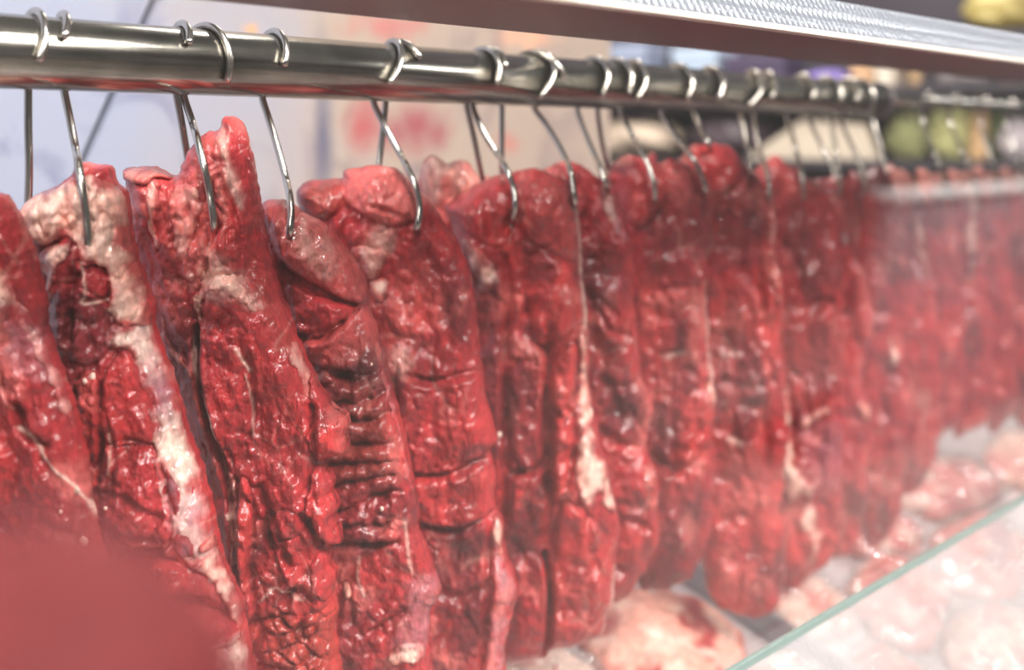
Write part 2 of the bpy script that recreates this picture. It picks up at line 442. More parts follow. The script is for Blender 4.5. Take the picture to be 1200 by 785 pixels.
# unseen barrier added to mirror a bright line and haze in the front pane
oc = empty('aisle_barrier', (5.4, -1.3, 0.0), 'pale barrier panel with a bright white top rail across the aisle', 'barrier')
for nm, lo, hi, rgb in (('panel', (-1.0, 0.22, 0.0), (1.6, 0.27, 0.93), (170, 160, 166)), ('top_rail', (-1.02, 0.21, 0.945), (1.62, 0.28, 0.97), (250, 248, 246)), ('spacer', (-1.0, 0.225, 0.93), (1.6, 0.265, 0.945), (60, 52, 60))):
    link(nm, box_mesh(nm, lo, hi, 0.004), plain('counter_' + nm, rgb, 0.4, 0, 0.05), oc)

# ------------------------------------------------------------------ display case
case = empty('display_case', (0.9, 0.6, 0.0), 'glass-fronted refrigerated meat display case with a sloping milky-white deck', 'display case')
def part(name, me, mat, parent=case):
    o = link(name, me, mat); setparent(o, case) if parent is case else None
    if parent is not case:
        o.parent = parent
    return o
DY0, DZ0, DSL = 0.58, CAMZ - 0.463, 0.415
def deck_z(y): return DZ0 + DSL * (y - DY0)
CX0, CX1 = -0.5, 2.6
part('deck', prism_mesh('deck', [(CX0, 0.22, deck_z(0.22)), (CX0, 0.90, deck_z(0.90)), (CX0, 0.90, deck_z(0.90) - 0.012), (CX0, 0.22, deck_z(0.22) - 0.012)], (CX1 - CX0, 0, 0), 0.002), plain('milky_deck', (186, 170, 172), 0.25, 0, 0.12, 25, 0.9, 35, 0.5))
part('base_cabinet', box_mesh('base_cabinet', (CX0, 0.24, 0.0), (CX1, 0.90, deck_z(0.22) - 0.02), 0.01), plain('cabinet_enamel', (206, 204, 204), 0.4))
# front pane: from under the canopy down to just behind the low pane
GY = 0.372
ZC_ = CAMZ + 0.0623
part('front_glass', prism_mesh('front_glass', [(CX0, GY, ZC_), (CX1, GY, ZC_), (CX1, 0.408, CAMZ - 0.325), (CX0, 0.408, CAMZ - 0.325)], (0, 0.002, 0), 0), GLASS)
# low pane: slopes out to the customer, its polished top edge shows green
LY, LZ = 0.398, CAMZ - 0.3155
gd = np.array([0, -0.255, -0.24]); gd /= np.linalg.norm(gd)
gn = np.array([0, -gd[2], gd[1]]); gn = -gn if gn[2] < 0 else gn
p0 = np.array([0, LY, LZ]); p1 = p0 + gd * 0.25
lowp = part('low_glass', prism_mesh('low_glass', [(CX0, *p0[1:]), (CX1, *p0[1:]), (CX1, *p1[1:]), (CX0, *p1[1:])], tuple(-gn * 0.002), 0), GUARD)
part('glass_edge', box_mesh('glass_edge', (CX0, LY - 0.0022, LZ - 0.003), (CX1, LY + 0.0022, LZ + 0.0025), 0.0008), EDGE)
# canopy strip above the rail
def canopy_front_material():
    m, nt, b = new_mat('prismatic_front')
    tc = N(nt, 'ShaderNodeTexCoord'); ck = N(nt, 'ShaderNodeTexVoronoi'); ck.inputs['Scale'].default_value = 150; ck.inputs['Randomness'].default_value = 0.15
    nt.links.new(tc.outputs['Object'], ck.inputs['Vector'])
    bp = N(nt, 'ShaderNodeBump'); bp.inputs['Strength'].default_value = 0.9; bp.inputs['Distance'].default_value = 0.003
    nt.links.new(ck.outputs['Distance'], bp.inputs['Height']); nt.links.new(bp.outputs[0], b.inputs['Normal'])
    b.inputs['Base Color'].default_value = (*lin(150, 155, 164), 1); b.inputs['Roughness'].default_value = 0.3; b.inputs['Metallic'].default_value = 0.6
    return m
cn = part('canopy', prism_mesh('canopy', [(CX0, GY, ZC_), (CX0, 0.500, ZC_), (CX0, 0.500, ZC_ + 0.016), (CX0, GY + 0.012, ZC_ + 0.021)], (CX1 - CX0, 0, 0), 0.0015), plain('canopy_enamel', (84, 66, 70), 0.4, 0.2, 0.15, 12))
part('canopy_front', prism_mesh('canopy_front', [(CX0, GY - 0.004, ZC_ + 0.0015), (CX0, GY + 0.0005, ZC_ + 0.0015), (CX0, GY + 0.0125, ZC_ + 0.0225), (CX0, GY + 0.008, ZC_ + 0.0225)], (CX1 - CX0, 0, 0), 0.0006), canopy_front_material())
part('edge_trim', box_mesh('edge_trim', (CX0, GY - 0.006, ZC_ - 0.0016), (CX1, GY + 0.004, ZC_ + 0.0016), 0.0007), plain('pale_trim', (206, 196, 186), 0.25, 0, 0.05))  # pale strip: the lit lower edge of the canopy put into colour

# divider strip on the deck
dvx = 1.15
pts = [(0.72, 0.0), (0.14, 0.0)]
dv = link('deck_divider', prism_mesh('deck_divider', [(dvx, 0.72, deck_z(0.72) + 0.002), (dvx, 0.25, deck_z(0.25) + 0.002), (dvx, 0.25, deck_z(0.25) + 0.028), (dvx, 0.72, deck_z(0.72) + 0.028)], (0.009, 0, 0), 0.001), plain('satin_strip', (150, 150, 158), 0.35, 0.6, 0.08))
tag(dv, 'thin bright steel divider strip running down the deck under the hanging meat', 'divider')

# ------------------------------------------------------------------ rail
RY, RZ, RR = 0.615, CAMZ + 0.0435, 0.0178
rail_end = at_y(np.array(1026.0), np.array(125.0), RY)[0]
rail = empty('hanging_rail', (0.5, RY, RZ), 'thick round galvanised steel rail carrying the meat hooks', 'rail')
def railpart(name, me, mat): o = link(name, me, mat); setparent(o, rail); return o
bm = bmesh.new(); bmesh.ops.create_cone(bm, cap_ends=True, segments=64, radius1=RR, radius2=RR, depth=1.0)
for v in bm.verts:
    x = -0.45 if v.co.z < 0 else rail_end
    v.co = Vector((x, RY + v.co.x, RZ + v.co.y))
me = bpy.data.meshes.new('pipe'); bm.to_mesh(me); bm.free()
for p in me.polygons: p.use_smooth = len(p.vertices) == 4
railpart('pipe', me, RAILM)
bm = bmesh.new(); bmesh.ops.create_cone(bm, cap_ends=True, segments=48, radius1=RR + 0.0012, radius2=RR + 0.0012, depth=1.0)
for v in bm.verts:
    x = rail_end - 0.004 if v.co.z < 0 else rail_end + 0.005
    v.co = Vector((x, RY + v.co.x, RZ + v.co.y))
me = bpy.data.meshes.new('end_cap'); bm.to_mesh(me); bm.free()
railpart('end_cap', me, plain('cap_plastic', (70, 60, 62), 0.4))
# bracket from the canopy behind the rail
railpart('bracket', prism_mesh('bracket', [(rail_end - 0.05, RY - 0.004, RZ), (rail_end - 0.05, RY + 0.004, RZ), (rail_end - 0.05, RY + 0.004, RZ + 0.5), (rail_end - 0.05, RY - 0.004, RZ + 0.5)], (0.006, 0, 0), 0), STEEL) if False else None
# thinner rail that carries the cuts past the end of the thick one
tail = tube_mesh('tail_rail', [(rail_end + 0.006 + t, RY + 0.01, RZ + 0.004) for t in np.linspace(0, 1.1, 8)], 0.006, 16)
tag(link('rear_rail', tail, RAILM), 'thin steel rod continuing past the capped end of the thick rail', 'rail')

# ------------------------------------------------------------------ hanging meat
NRM = np.array([-0.77, -0.638, 0.0]); NRM /= np.linalg.norm(NRM)
TAN = np.array([-NRM[1], NRM[0], 0.0])
RED, BRIGHT, DARK = lin(176, 42, 48), lin(202, 54, 54), lin(98, 24, 33)
PINK, FATC, PURP, PEACH, BROWN = lin(224, 112, 106), lin(250, 212, 196), lin(192, 122, 132), lin(246, 174, 156), lin(140, 60, 46)
TONE = dict(red=RED, bright=BRIGHT, dark=DARK, pink=PINK, fat=FATC, purple=PURP, peach=PEACH, brown=BROWN, maroon=lin(76, 18, 27))

def grid_pillow(outline, sp):
    """grid over an image-space outline; border vertices are snapped to it"""
    x0, y0 = outline.min(0) - sp * 2; x1, y1 = outline.max(0) + sp * 2
    gx, gy = np.meshgrid(np.arange(x0, x1, sp), np.arange(y0, y1, sp))
    ins = inside(gx, gy, outline)
    d, bx, by = seg_dist(gx, gy, outline, True)
    ins &= d > 0.35 * sp
    cell = ins[:-1, :-1] | ins[1:, :-1] | ins[:-1, 1:] | ins[1:, 1:]
    used = np.zeros(ins.shape, bool)
    for a in (0, 1):
        for b in (0, 1):
            used[a:a + cell.shape[0], b:b + cell.shape[1]] |= cell
    bor = used & ~ins
    X = np.where(ins, gx, bx); Y = np.where(ins, gy, by); D = np.where(ins, d, 0.0)
    idx = np.full(ins.shape, -1); k = used.sum(); idx[used] = np.arange(k)
    back = np.full(ins.shape, -1); back[bor] = idx[bor]; nb = ins.sum(); back[ins & used] = k + np.arange((ins & used).sum())
    q = np.argwhere(cell); i, j = q[:, 0], q[:, 1]
    f = np.stack([idx[i, j], idx[i + 1, j], idx[i + 1, j + 1], idx[i, j + 1]], 1)
    g = np.stack([back[i, j], back[i, j + 1], back[i + 1, j + 1], back[i + 1, j]], 1)
    fi = (ins & used)
    return X[used], Y[used], D[used], X[fi], Y[fi], D[fi], np.concatenate([f, g])
def set_color(me, col):
    a = me.color_attributes.new('flesh', 'FLOAT_COLOR', 'POINT')
    c = np.ones((len(col), 4), np.float32); c[:, :3] = np.clip(col, 0.004, 1)
    a.data.foreach_set('color', c.ravel())

class Slab:
    def __init__(s, outline, anchor_x, seed, T=0.022, R=42, push=0.0, sub=4, rag=1.0, base='red', knob=0.0012, bundle=0.003,
                 fibre=0.0, fibre_dir=0.3, lobes=(), creases=(), tones=(), lines=(), ridges=None, crumble=None, marble=0.5, sp=1.8):
        s.A = at_y(np.array(float(anchor_x)), np.array(130.0), RY) - NRM * push
        s.seed, s.T, s.R, s.sp = seed, T, R, sp
        o = catmull(outline, sub, True)
        o = s.ragged(o, rag)
        s.outline = o
        s.__dict__.update(base=base, knob=knob, bundle=bundle, fibre=fibre, fibre_dir=fibre_dir, lobes=lobes, creases=creases, tones=tones, lines=lines, ridges=ridges, crumble=crumble, marble=marble)
    def ragged(s, o, amp):
        # resample finely, then push the border in and out a little
        L = np.hypot(*(np.roll(o, -1, 0) - o).T); out = []
        for i in range(len(o)):
            k = max(1, int(L[i] / 4))
            for t in range(k): out.append(o[i] + (o[(i + 1) % len(o)] - o[i]) * t / k)
        o = np.array(out)
        t = np.roll(o, -1, 0) - np.roll(o, 1, 0); t /= np.linalg.norm(t, axis=1)[:, None] + 1e-9
        nn = np.stack([t[:, 1], -t[:, 0]], 1)
        return o + nn * (amp * (2.2 * perlin(o[:, 0] / 22, o[:, 1] / 22, s.seed) + 1.5 * perlin(o[:, 0] / 8, o[:, 1] / 8, s.seed + 5)))[:, None]
    def pos(s, px, py): return at_plane(px, py, s.A, NRM)
    def uv(s, P): return (P - s.A) @ TAN, P[..., 2]
    def evaluate(s, px, py, d):
        P = s.pos(px, py); u, v = s.uv(P); sd = s.seed
        k = np.clip(d / s.R, 0, 1)
        h = s.T * (1 - (1 - k) ** 2.2) ** 0.5
        h = h * (1 + 0.28 * perlin(u * 14, v * 9, sd))
        wx, wy = 0.006 * perlin(u * 45, v * 45, sd + 1), 0.006 * perlin(u * 45, v * 45, sd + 2)
        D = 0.0055 * perlin(u * 26, v * 18, sd + 3) + 0.0032 * fbm(u * 60, v * 50, sd + 4, 4)
        f1, f2, cid = worley((u + wx) * 34, (v + wy) * 17, sd)
        e = f2 - f1
        D = D + s.bundle * (sstep(e, 0, 0.38) - 0.7)
        g1, g2, gid = worley((u + wx * 0.5) * 120, (v + wy * 0.5) * 95, sd + 9)
        km = 0.35 + 0.65 * sstep(perlin(u * 20, v * 20, sd + 11), -0.3, 0.3)
        D = D + s.knob * km * (sstep(g2 - g1, 0, 0.5) - 0.6)
        D = D + 0.0008 * fbm(u * 260, v * 200, sd + 6, 3)
        D = D - 0.0016 * np.exp(-(np.abs(perlin((u + wx) * 70, (v + wy) * 34, sd + 7)) / 0.05) ** 2) * sstep(perlin(u * 16, v * 16, sd + 18), -0.1, 0.4)
        col = np.broadcast_to(TONE[s.base], px.shape + (3,)).copy()
        m = sstep(fbm(u * 22, v * 16, sd + 20, 4), -0.1, 0.75)[..., None]; col = col * (1 - m * 0.75) + BRIGHT * m * 0.75
        m = sstep(fbm(u * 26, v * 14, sd + 21, 4), 0.05, 0.7)[..., None]; col = col * (1 - m * 0.7) + DARK * m * 0.7
        m = sstep(fbm(u * 34, v * 30, sd + 22, 4), 0.25, 0.8)[..., None]; col = col * (1 - m * 0.65) + PINK * m * 0.65
        col *= (1 + 0.10 * ((gid % 17) / 8.0 - 1))[..., None]
        # lobes: muscles lying proud of the rest
        for poly, hh, soft, tone, amt in s.lobes:
            pl = catmull(poly, 4, True)
            dd, _, _ = seg_dist(px, py, pl, True); i = inside(px, py, pl)
            w = np.where(i, 1 - (1 - np.clip(dd / soft, 0, 1)) ** 2, 0)
            D = D + hh * np.sqrt(w + 1e-9) - np.where(i, 0, 0.35 * abs(hh) * np.exp(-(dd / 4.0) ** 2))
            if tone:
                t = (sstep(np.where(i, dd, -dd) + 5 * perlin(u * 120, v * 120, sd + 8), -3, 5) * amt)[..., None]
                col = col * (1 - t) + TONE[tone] * t
        for pl, width, depth in s.creases:
            pl = catmull(pl, 5)
            dd, _, _ = seg_dist(px + 200 * wx, py + 200 * wy, pl, False)
            D = D - depth * np.exp(-(dd / width) ** 2) + 0.25 * depth * np.exp(-((dd - 2.2 * width) / width) ** 2)
        if s.ridges:
            y0, y1, lam, amp, slope, x0, x1 = s.ridges
            w = sstep(py, y0, y0 + 30) * (1 - sstep(py, y1 - 30, y1)) * sstep(px, x0, x0 + 12) * (1 - sstep(px, x1 - 14, x1))
            ph = (py + slope * (px - x0) - 0.004 * (px - x0) ** 2 + 16 * perlin(u * 34, v * 30, sd + 30) + 5 * perlin(u * 120, v * 60, sd + 31)) / lam
            r = np.abs(np.sin(math.pi * ph)); D = D + w * amp * (r ** 0.7 - 0.7) * (0.8 + 0.7 * perlin(u * 40, v * 40, sd + 33))
        if s.crumble:
            y0, amp, sc = s.crumble
            c1, c2, ci = worley((u + wx) * sc, (v + wy) * sc * 1.2, sd + 40)
            w = sstep(py + 25 * perlin(u * 40, v * 40, sd + 41), y0, y0 + 25)
            D = D + w * (amp * (sstep(c2 - c1, 0, 0.45) - 0.75) + amp * 1.2 * ((ci % 13) / 12.0 - 0.5))
            col = col * (1 - 0.6 * w[..., None]) + lin(186, 62, 48) * 0.6 * w[..., None]
        if s.fibre:
            c, sn = math.cos(s.fibre_dir), math.sin(s.fibre_dir)
            a, b = u * c + v * sn, -u * sn + v * c
            fb = perlin((a + wx) * 420, b * 50, sd + 12) + 0.6 * perlin((a + wx) * 800, b * 90, sd + 13)
            D = D + s.fibre * fb
        # patches of fat, membrane or darker muscle
        for poly, tone, amt, soft in s.tones:
            pl = catmull(poly, 4, True)
            dd, _, _ = seg_dist(px, py, pl, True); i = inside(px, py, pl)
            t = sstep(np.where(i, dd, -dd) + soft * (0.9 * perlin(u * 90, v * 70, sd + 50) + 0.5 * perlin(u * 240, v * 200, sd + 51)), -soft, soft) * amt
            if tone in ('fat', 'peach', 'purple', 'pink'):
                t = t * (0.72 + 0.4 * fbm(u * 150, v * 80, sd + 52, 3))
                D = D + 0.0010 * t
            t = np.clip(t, 0, 1)[..., None]
            col = col * (1 - t) + TONE[tone] * t
        for pl, width, amt in s.lines:
            pl = catmull(pl, 5)
            dd, _, _ = seg_dist(px + 150 * wx, py + 150 * wy, pl, False)
            t = np.exp(-(dd / (width * (0.75 + 0.5 * perlin(u * 200, v * 200, sd + 60)) + 0.3)) ** 2) * amt
            D = D + 0.0009 * t; t = t[..., None]
            col = col * (1 - t) + TONE['fat'] * t
        if s.marble:
            mm = np.exp(-(e / 0.05) ** 2) * sstep(perlin(u * 18, v * 12, sd + 70), 0.25, 0.6) * s.marble * 0.6
            h1, h2, _ = worley((u + wx) * 80, (v + wy) * 50, sd + 15)
            mm = np.maximum(mm, np.exp(-((h2 - h1) / 0.06) ** 2) * sstep(perlin(u * 30, v * 26, sd + 71), 0.3, 0.6) * s.marble * 0.6)
            mm = mm[..., None]; col = col * (1 - mm) + lin(228, 165, 152) * mm
        fade = np.clip(d / 9.0, 0, 1)
        return P, h + D * fade * (0.4 + 0.6 * k), col
    def build(s, name, label, group='cuts of beef hanging along the rail'):
        X, Y, D, X2, Y2, D2, F = grid_pillow(s.outline, s.sp)
        P, h, col = s.evaluate(X, Y, D)
        P2 = s.pos(X2, Y2); u, v = s.uv(P2)
        k = np.clip(D2 / s.R, 0, 1); hb = 0.5 * s.T * (1 - (1 - k) ** 2.2) ** 0.5 * (1 + 0.25 * perlin(u * 16, v * 12, s.seed + 90))
        c2 = np.broadcast_to(RED, (len(X2), 3)) * (1 + 0.3 * perlin(u * 30, v * 30, s.seed + 91))[:, None]
        V = np.concatenate([P + NRM * h[:, None], P2 - NRM * hb[:, None]])
        base = Vector(s.A); base.z = float(V[:, 2].max())
        s.root = empty(name, base, label, 'meat', group)
        me = quick_mesh('flesh', V, F); set_color(me, np.concatenate([col, c2]))
        o = link('flesh', me, MEAT); setparent(o, s.root)
        s.V = V; s.px_, s.py_ = X, Y
        return s
    def front_point(s, px, py, lift=0.0):
        px, py = np.array([float(px)]), np.array([float(py)])
        d, _, _ = seg_dist(px, py, s.outline, True)
        P, h, _ = s.evaluate(px, py, d * inside(px, py, s.outline))
        return P[0] + NRM * (h[0] + lift)
    def piece(s, name, poly, thick=0.003, R=5, tone='fat', mix=None, rag=2.0, sp=None, label=None, sub=4, crease=0.5, inset=1.6, under_mix=0.42):
        """a layer lying on the slab: fat, silverskin, a loose flap of muscle"""
        o = s.ragged(catmull(poly, sub, True), rag)
        # keep the layer on the face of the cut: draw in whatever runs over its border
        for _ in range(2):
            bd, bx, by = seg_dist(o[:, 0], o[:, 1], s.outline, True); ii = inside(o[:, 0], o[:, 1], s.outline)
            sg = np.where(ii, 1.0, -1.0); nx = sg * (o[:, 0] - bx) / (bd + 1e-6); ny = sg * (o[:, 1] - by) / (bd + 1e-6)
            out = (~ii) | (bd < inset)
            o = np.where(out[:, None], np.stack([bx + nx * inset, by + ny * inset], 1), o)
        X, Y, D, X2, Y2, D2, F = grid_pillow(o, sp or s.sp)
        dm, _, _ = seg_dist(X, Y, s.outline, True); dm = dm * inside(X, Y, s.outline)
        P, h, under = s.evaluate(X, Y, dm); u, v = s.uv(P)
        k = np.clip(D / R, 0, 1); sd = s.seed + 33
        t = thick * (1 - (1 - k) ** 2) ** 0.5 * (1 + 0.4 * perlin(u * 60, v * 40, sd))
        t = t + k * (0.0011 * fbm(u * 110, v * 70, sd + 1, 4) + min(0.28 * thick, 0.0016) * perlin(u * 180, v * 120, sd + 7) - crease * 0.0011 * np.exp(-(np.abs(perlin(u * 90, v * 40, sd + 2)) / 0.06) ** 2))
        m = np.clip(0.5 + 0.75 * fbm(u * 60, v * 30, sd + 3, 4), 0, 1)[:, None]
        col = TONE[tone] * (1 - m) + TONE[mix or tone] * m
        nz = fbm(u * 110, v * 90, sd + 4, 4)
        b = np.clip(1.15 - (D / (1.6 * R) - 0.9 * nz), 0, 1)[:, None] * 0.9
        b = np.maximum(b, under_mix * sstep(fbm(u * 45, v * 24, sd + 6, 4), 0.30, 0.75)[:, None])
        col = col * (1 - b) + under * b
        st = (1 + 0.10 * perlin(u * 260, v * 60, sd + 5))[:, None]
        V = np.concatenate([P + NRM * (h - 0.0004 + t)[:, None], s.pos(X2, Y2) + NRM * (np.interp(np.arange(len(X2)), np.arange(len(X2)), np.zeros(len(X2))))[:, None]])
        fi = D > 0
        V[len(X):] = (P + NRM * (h - 0.0032)[:, None])[fi]
        me = quick_mesh(name, V, F); set_color(me, np.concatenate([col * st, (col * st)[fi]]))
        c = link(name, me, FAT if tone in ('fat', 'peach', 'purple') else MEAT); setparent(c, s.root)
        if label: c['label'] = label
        return c
    def fleck(s, px, py, r):
        c = s.front_point(px, py, 0.0006)
        bm = bmesh.new(); bmesh.ops.create_icosphere(bm, subdivisions=2, radius=1)
        for v in bm.verts:
            q = np.array(v.co); q *= 1 + 0.3 * float(perlin(q[0] * 1.7 + px, q[1] * 1.7 + q[2], s.seed))
            v.co = Vector(c + (TAN * q[0] * r * 0.9 + np.array([0, 0, 1.0]) * q[2] * r * 1.1 + NRM * q[1] * r * 0.7))
        me = bpy.data.meshes.new('fat_fleck'); bm.to_mesh(me); bm.free()
        for p in me.polygons: p.use_smooth = True
        set_color(me, np.tile(TONE['fat'], (len(me.vertices), 1)))
        o = link('fat_fleck', me, FAT); setparent(o, s.root)

SL = {}
# --- 1: the cut at the edge, cropped by the picture
SL[1] = s = Slab([(-95, 262), (-60, 238), (-15, 226), (10, 229), (30, 262), (45, 300), (54, 345), (60, 390), (75, 430), (92, 480), (101, 520), (109, 580), (121, 632), (131, 672), (127, 702), (118, 750), (112, 820), (-80, 820), (-95, 600)],
    -40, 3, T=0.020, R=48, knob=0.0009, bundle=0.002, fibre=0.00030, fibre_dir=0.35,
    creases=[([(33, 470), (40, 490), (50, 502), (64, 512)], 5, 0.006), ([(-10, 560), (12, 600), (38, 640)], 7, 0.004), ([(0, 250), (25, 330), (55, 400)], 6, 0.003), ([(60, 520), (80, 560), (110, 610)], 5, 0.002), ([(60, 600), (90, 615), (125, 640)], 6, 0.004)],
    lines=[([(36, 493), (56, 510), (72, 533), (88, 552), (100, 570), (117, 603), (120, 618)], 1.5, 0.85)],
    tones=[([(20, 372), (45, 382), (58, 412), (60, 440), (35, 430), (20, 410)], 'purple', 0.55, 7), ([(-30, 440), (15, 470), (40, 520), (30, 600), (-30, 620)], 'bright', 0.7, 20), ([(60, 585), (120, 620), (128, 680), (90, 660), (60, 630)], 'brown', 0.55, 14)]).build('hanging_beef_cut', 'red beef cut with a pale fat patch, first on the rail beside the fat-topped cut')
s.piece('fat_patch', [(-60, 300), (0, 294), (13, 306), (26, 330), (31, 350), (22, 362), (17, 385), (11, 405), (14, 432), (22, 455), (31, 470), (26, 473), (14, 456), (4, 425), (-4, 408), (-60, 410)], 0.0022, 6, 'fat', 'peach')
s.piece('silverskin', [(23, 346), (38, 355), (52, 382), (61, 408), (74, 433), (90, 466), (99, 490), (103, 522), (98, 520), (88, 488), (76, 464), (60, 432), (46, 404), (34, 380)], 0.0014, 5, 'peach', 'purple')
s.piece('membrane', [(35, 603), (44, 618), (52, 635), (62, 648), (78, 662), (92, 678), (108, 692), (126, 704), (119, 750), (112, 800), (72, 800), (62, 740), (57, 690), (47, 650), (37, 625)], 0.0016, 7, 'pink', 'peach')
s.fleck(98, 567, 0.0018); s.fleck(106, 625, 0.0024); s.fleck(84, 587, 0.001); s.fleck(124, 595, 0.0010)
# --- 2: fat-topped cut
SL[2] = s = Slab([(28, 242), (45, 229), (70, 217), (86, 202), (95, 190), (112, 190), (130, 196), (138, 214), (152, 229), (157, 270), (165, 303), (179, 338), (185, 360), (182, 378), (190, 400), (206, 440), (223, 500), (240, 550), (252, 600), (262, 640), (276, 680), (287, 708), (293, 740), (301, 785), (306, 825), (100, 825), (92, 700), (80, 600), (66, 500), (54, 420), (48, 350), (38, 300), (30, 268)],
    88, 11, T=0.024, R=46, knob=0.0016, bundle=0.003, rag=1.2,
    lobes=[([(158, 403), (143, 419), (135, 457), (137, 503), (178, 508), (194, 503), (189, 465), (174, 426)], 0.004, 22, 'bright', 0.6),
           ([(69, 363), (74, 419), (87, 437), (99, 449), (108, 429), (140, 403), (146, 363), (120, 335), (90, 330)], 0.004, 22, 'dark', 0.62),
           ([(96, 448), (112, 434), (132, 440), (134, 505), (130, 552), (106, 562), (94, 500)], 0.0018, 18, 'bright', 0.5),
           ([(104, 306), (120, 304), (139, 318), (140, 338), (122, 342), (108, 330)], 0.0045, 14, 'red', 0.8),
           ([(140, 510), (190, 512), (204, 560), (212, 610), (196, 625), (150, 612), (132, 560)], 0.004, 20, 'red', 0.5),
           ([(172, 705), (178, 655), (199, 633), (222, 645), (246, 662), (262, 686), (268, 706), (240, 692), (214, 682), (195, 702), (176, 724)], 0.008, 12, 'bright', 0.55),
           ([(200, 694), (224, 686), (254, 702), (284, 726), (281, 742), (258, 742), (216, 756), (190, 736)], 0.007, 14, 'red', 0.6),
           ([(150, 720), (170, 690), (186, 715), (196, 748), (176, 764), (156, 750)], 0.006, 12, 'bright', 0.4)],
    creases=[([(104, 318), (100, 345), (98, 390)], 5, 0.006), ([(99, 452), (102, 470)], 6, 0.006), ([(134, 440), (134, 500), (131, 550)], 3, 0.0025), ([(126, 636), (150, 640), (172, 632), (200, 628)], 5, 0.007), ([(222, 682), (246, 690), (270, 708)], 7, 0.010), ([(130, 560), (160, 565), (200, 590)], 4, 0.003), ([(128, 600), (170, 612), (204, 618)], 5, 0.004), ([(140, 470), (150, 520), (150, 580)], 3, 0.002), ([(112, 560), (118, 600), (124, 640)], 4, 0.004)],
    tones=[([(35, 275), (70, 285), (66, 350), (48, 350)], 'dark', 0.5, 8), ([(126, 600), (200, 612), (205, 630), (170, 640), (126, 650)], 'brown', 0.6, 10)],
    lines=[([(112, 302), (118, 335), (114, 348), (140, 345)], 1.6, 0.7), ([(144, 495), (146, 520), (144, 540)], 1.2, 0.7), ([(74, 340), (66, 350), (70, 370)], 3, 0.7)]).build('hanging_beef_cut', 'beef cut with thick pale fat over its top and silvery fat down one side')
s.piece('fat_cap', [(32, 240), (52, 228), (74, 222), (100, 205), (128, 210), (150, 230), (155, 256), (162, 284), (174, 323), (181, 354), (181, 378), (163, 378), (147, 372), (141, 343), (139, 317), (112, 302), (107, 284), (92, 276), (61, 283), (41, 280), (33, 264)], 0.0042, 7, 'peach', 'fat', crease=1.6, under_mix=0.3, label='pale pink fat over the top of the cut')
s.piece('fat_patch', [(62, 292), (80, 282), (97, 280), (97, 294), (84, 312), (74, 340), (62, 346), (67, 325), (60, 306)], 0.002, 5, 'fat', 'pink')
s.piece('silverskin', [(140, 372), (163, 372), (182, 374), (190, 400), (205, 440), (221, 490), (237, 545), (249, 595), (257, 625), (262, 640), (252, 652), (240, 650), (226, 640), (214, 615), (206, 590), (198, 560), (194, 522), (190, 490), (183, 460), (174, 430), (161, 404), (150, 396), (140, 404), (136, 386)], 0.0018, 6, 'fat', 'purple', crease=1.0, label='silvery fat and membrane running down the cut')
s.piece('fat_strip', [(236, 648), (258, 636), (266, 652), (277, 680), (287, 708), (289, 726), (280, 724), (268, 698), (254, 676)], 0.0026, 5, 'fat', 'peach')
s.piece('silverskin', [(258, 736), (286, 730), (292, 745), (300, 786), (264, 800), (252, 770)], 0.0015, 6, 'purple', 'fat')
s.piece('fat_nub', [(243, 624), (256, 620), (266, 622), (268, 630), (258, 634), (245, 634)], 0.006, 6, 'peach', 'fat', rag=0.6)
s.piece('red_window', [(205, 536), (212, 540), (222, 560), (226, 582), (218, 590), (208, 570)], 0.0022, 5, 'purple', 'dark', rag=0.5)
s.piece('red_window', [(217, 610), (228, 606), (238, 622), (236, 636), (222, 634)], 0.0024, 5, 'dark', 'purple', rag=0.5)
s.fleck(124, 432, 0.0022); s.fleck(118, 435, 0.0014)
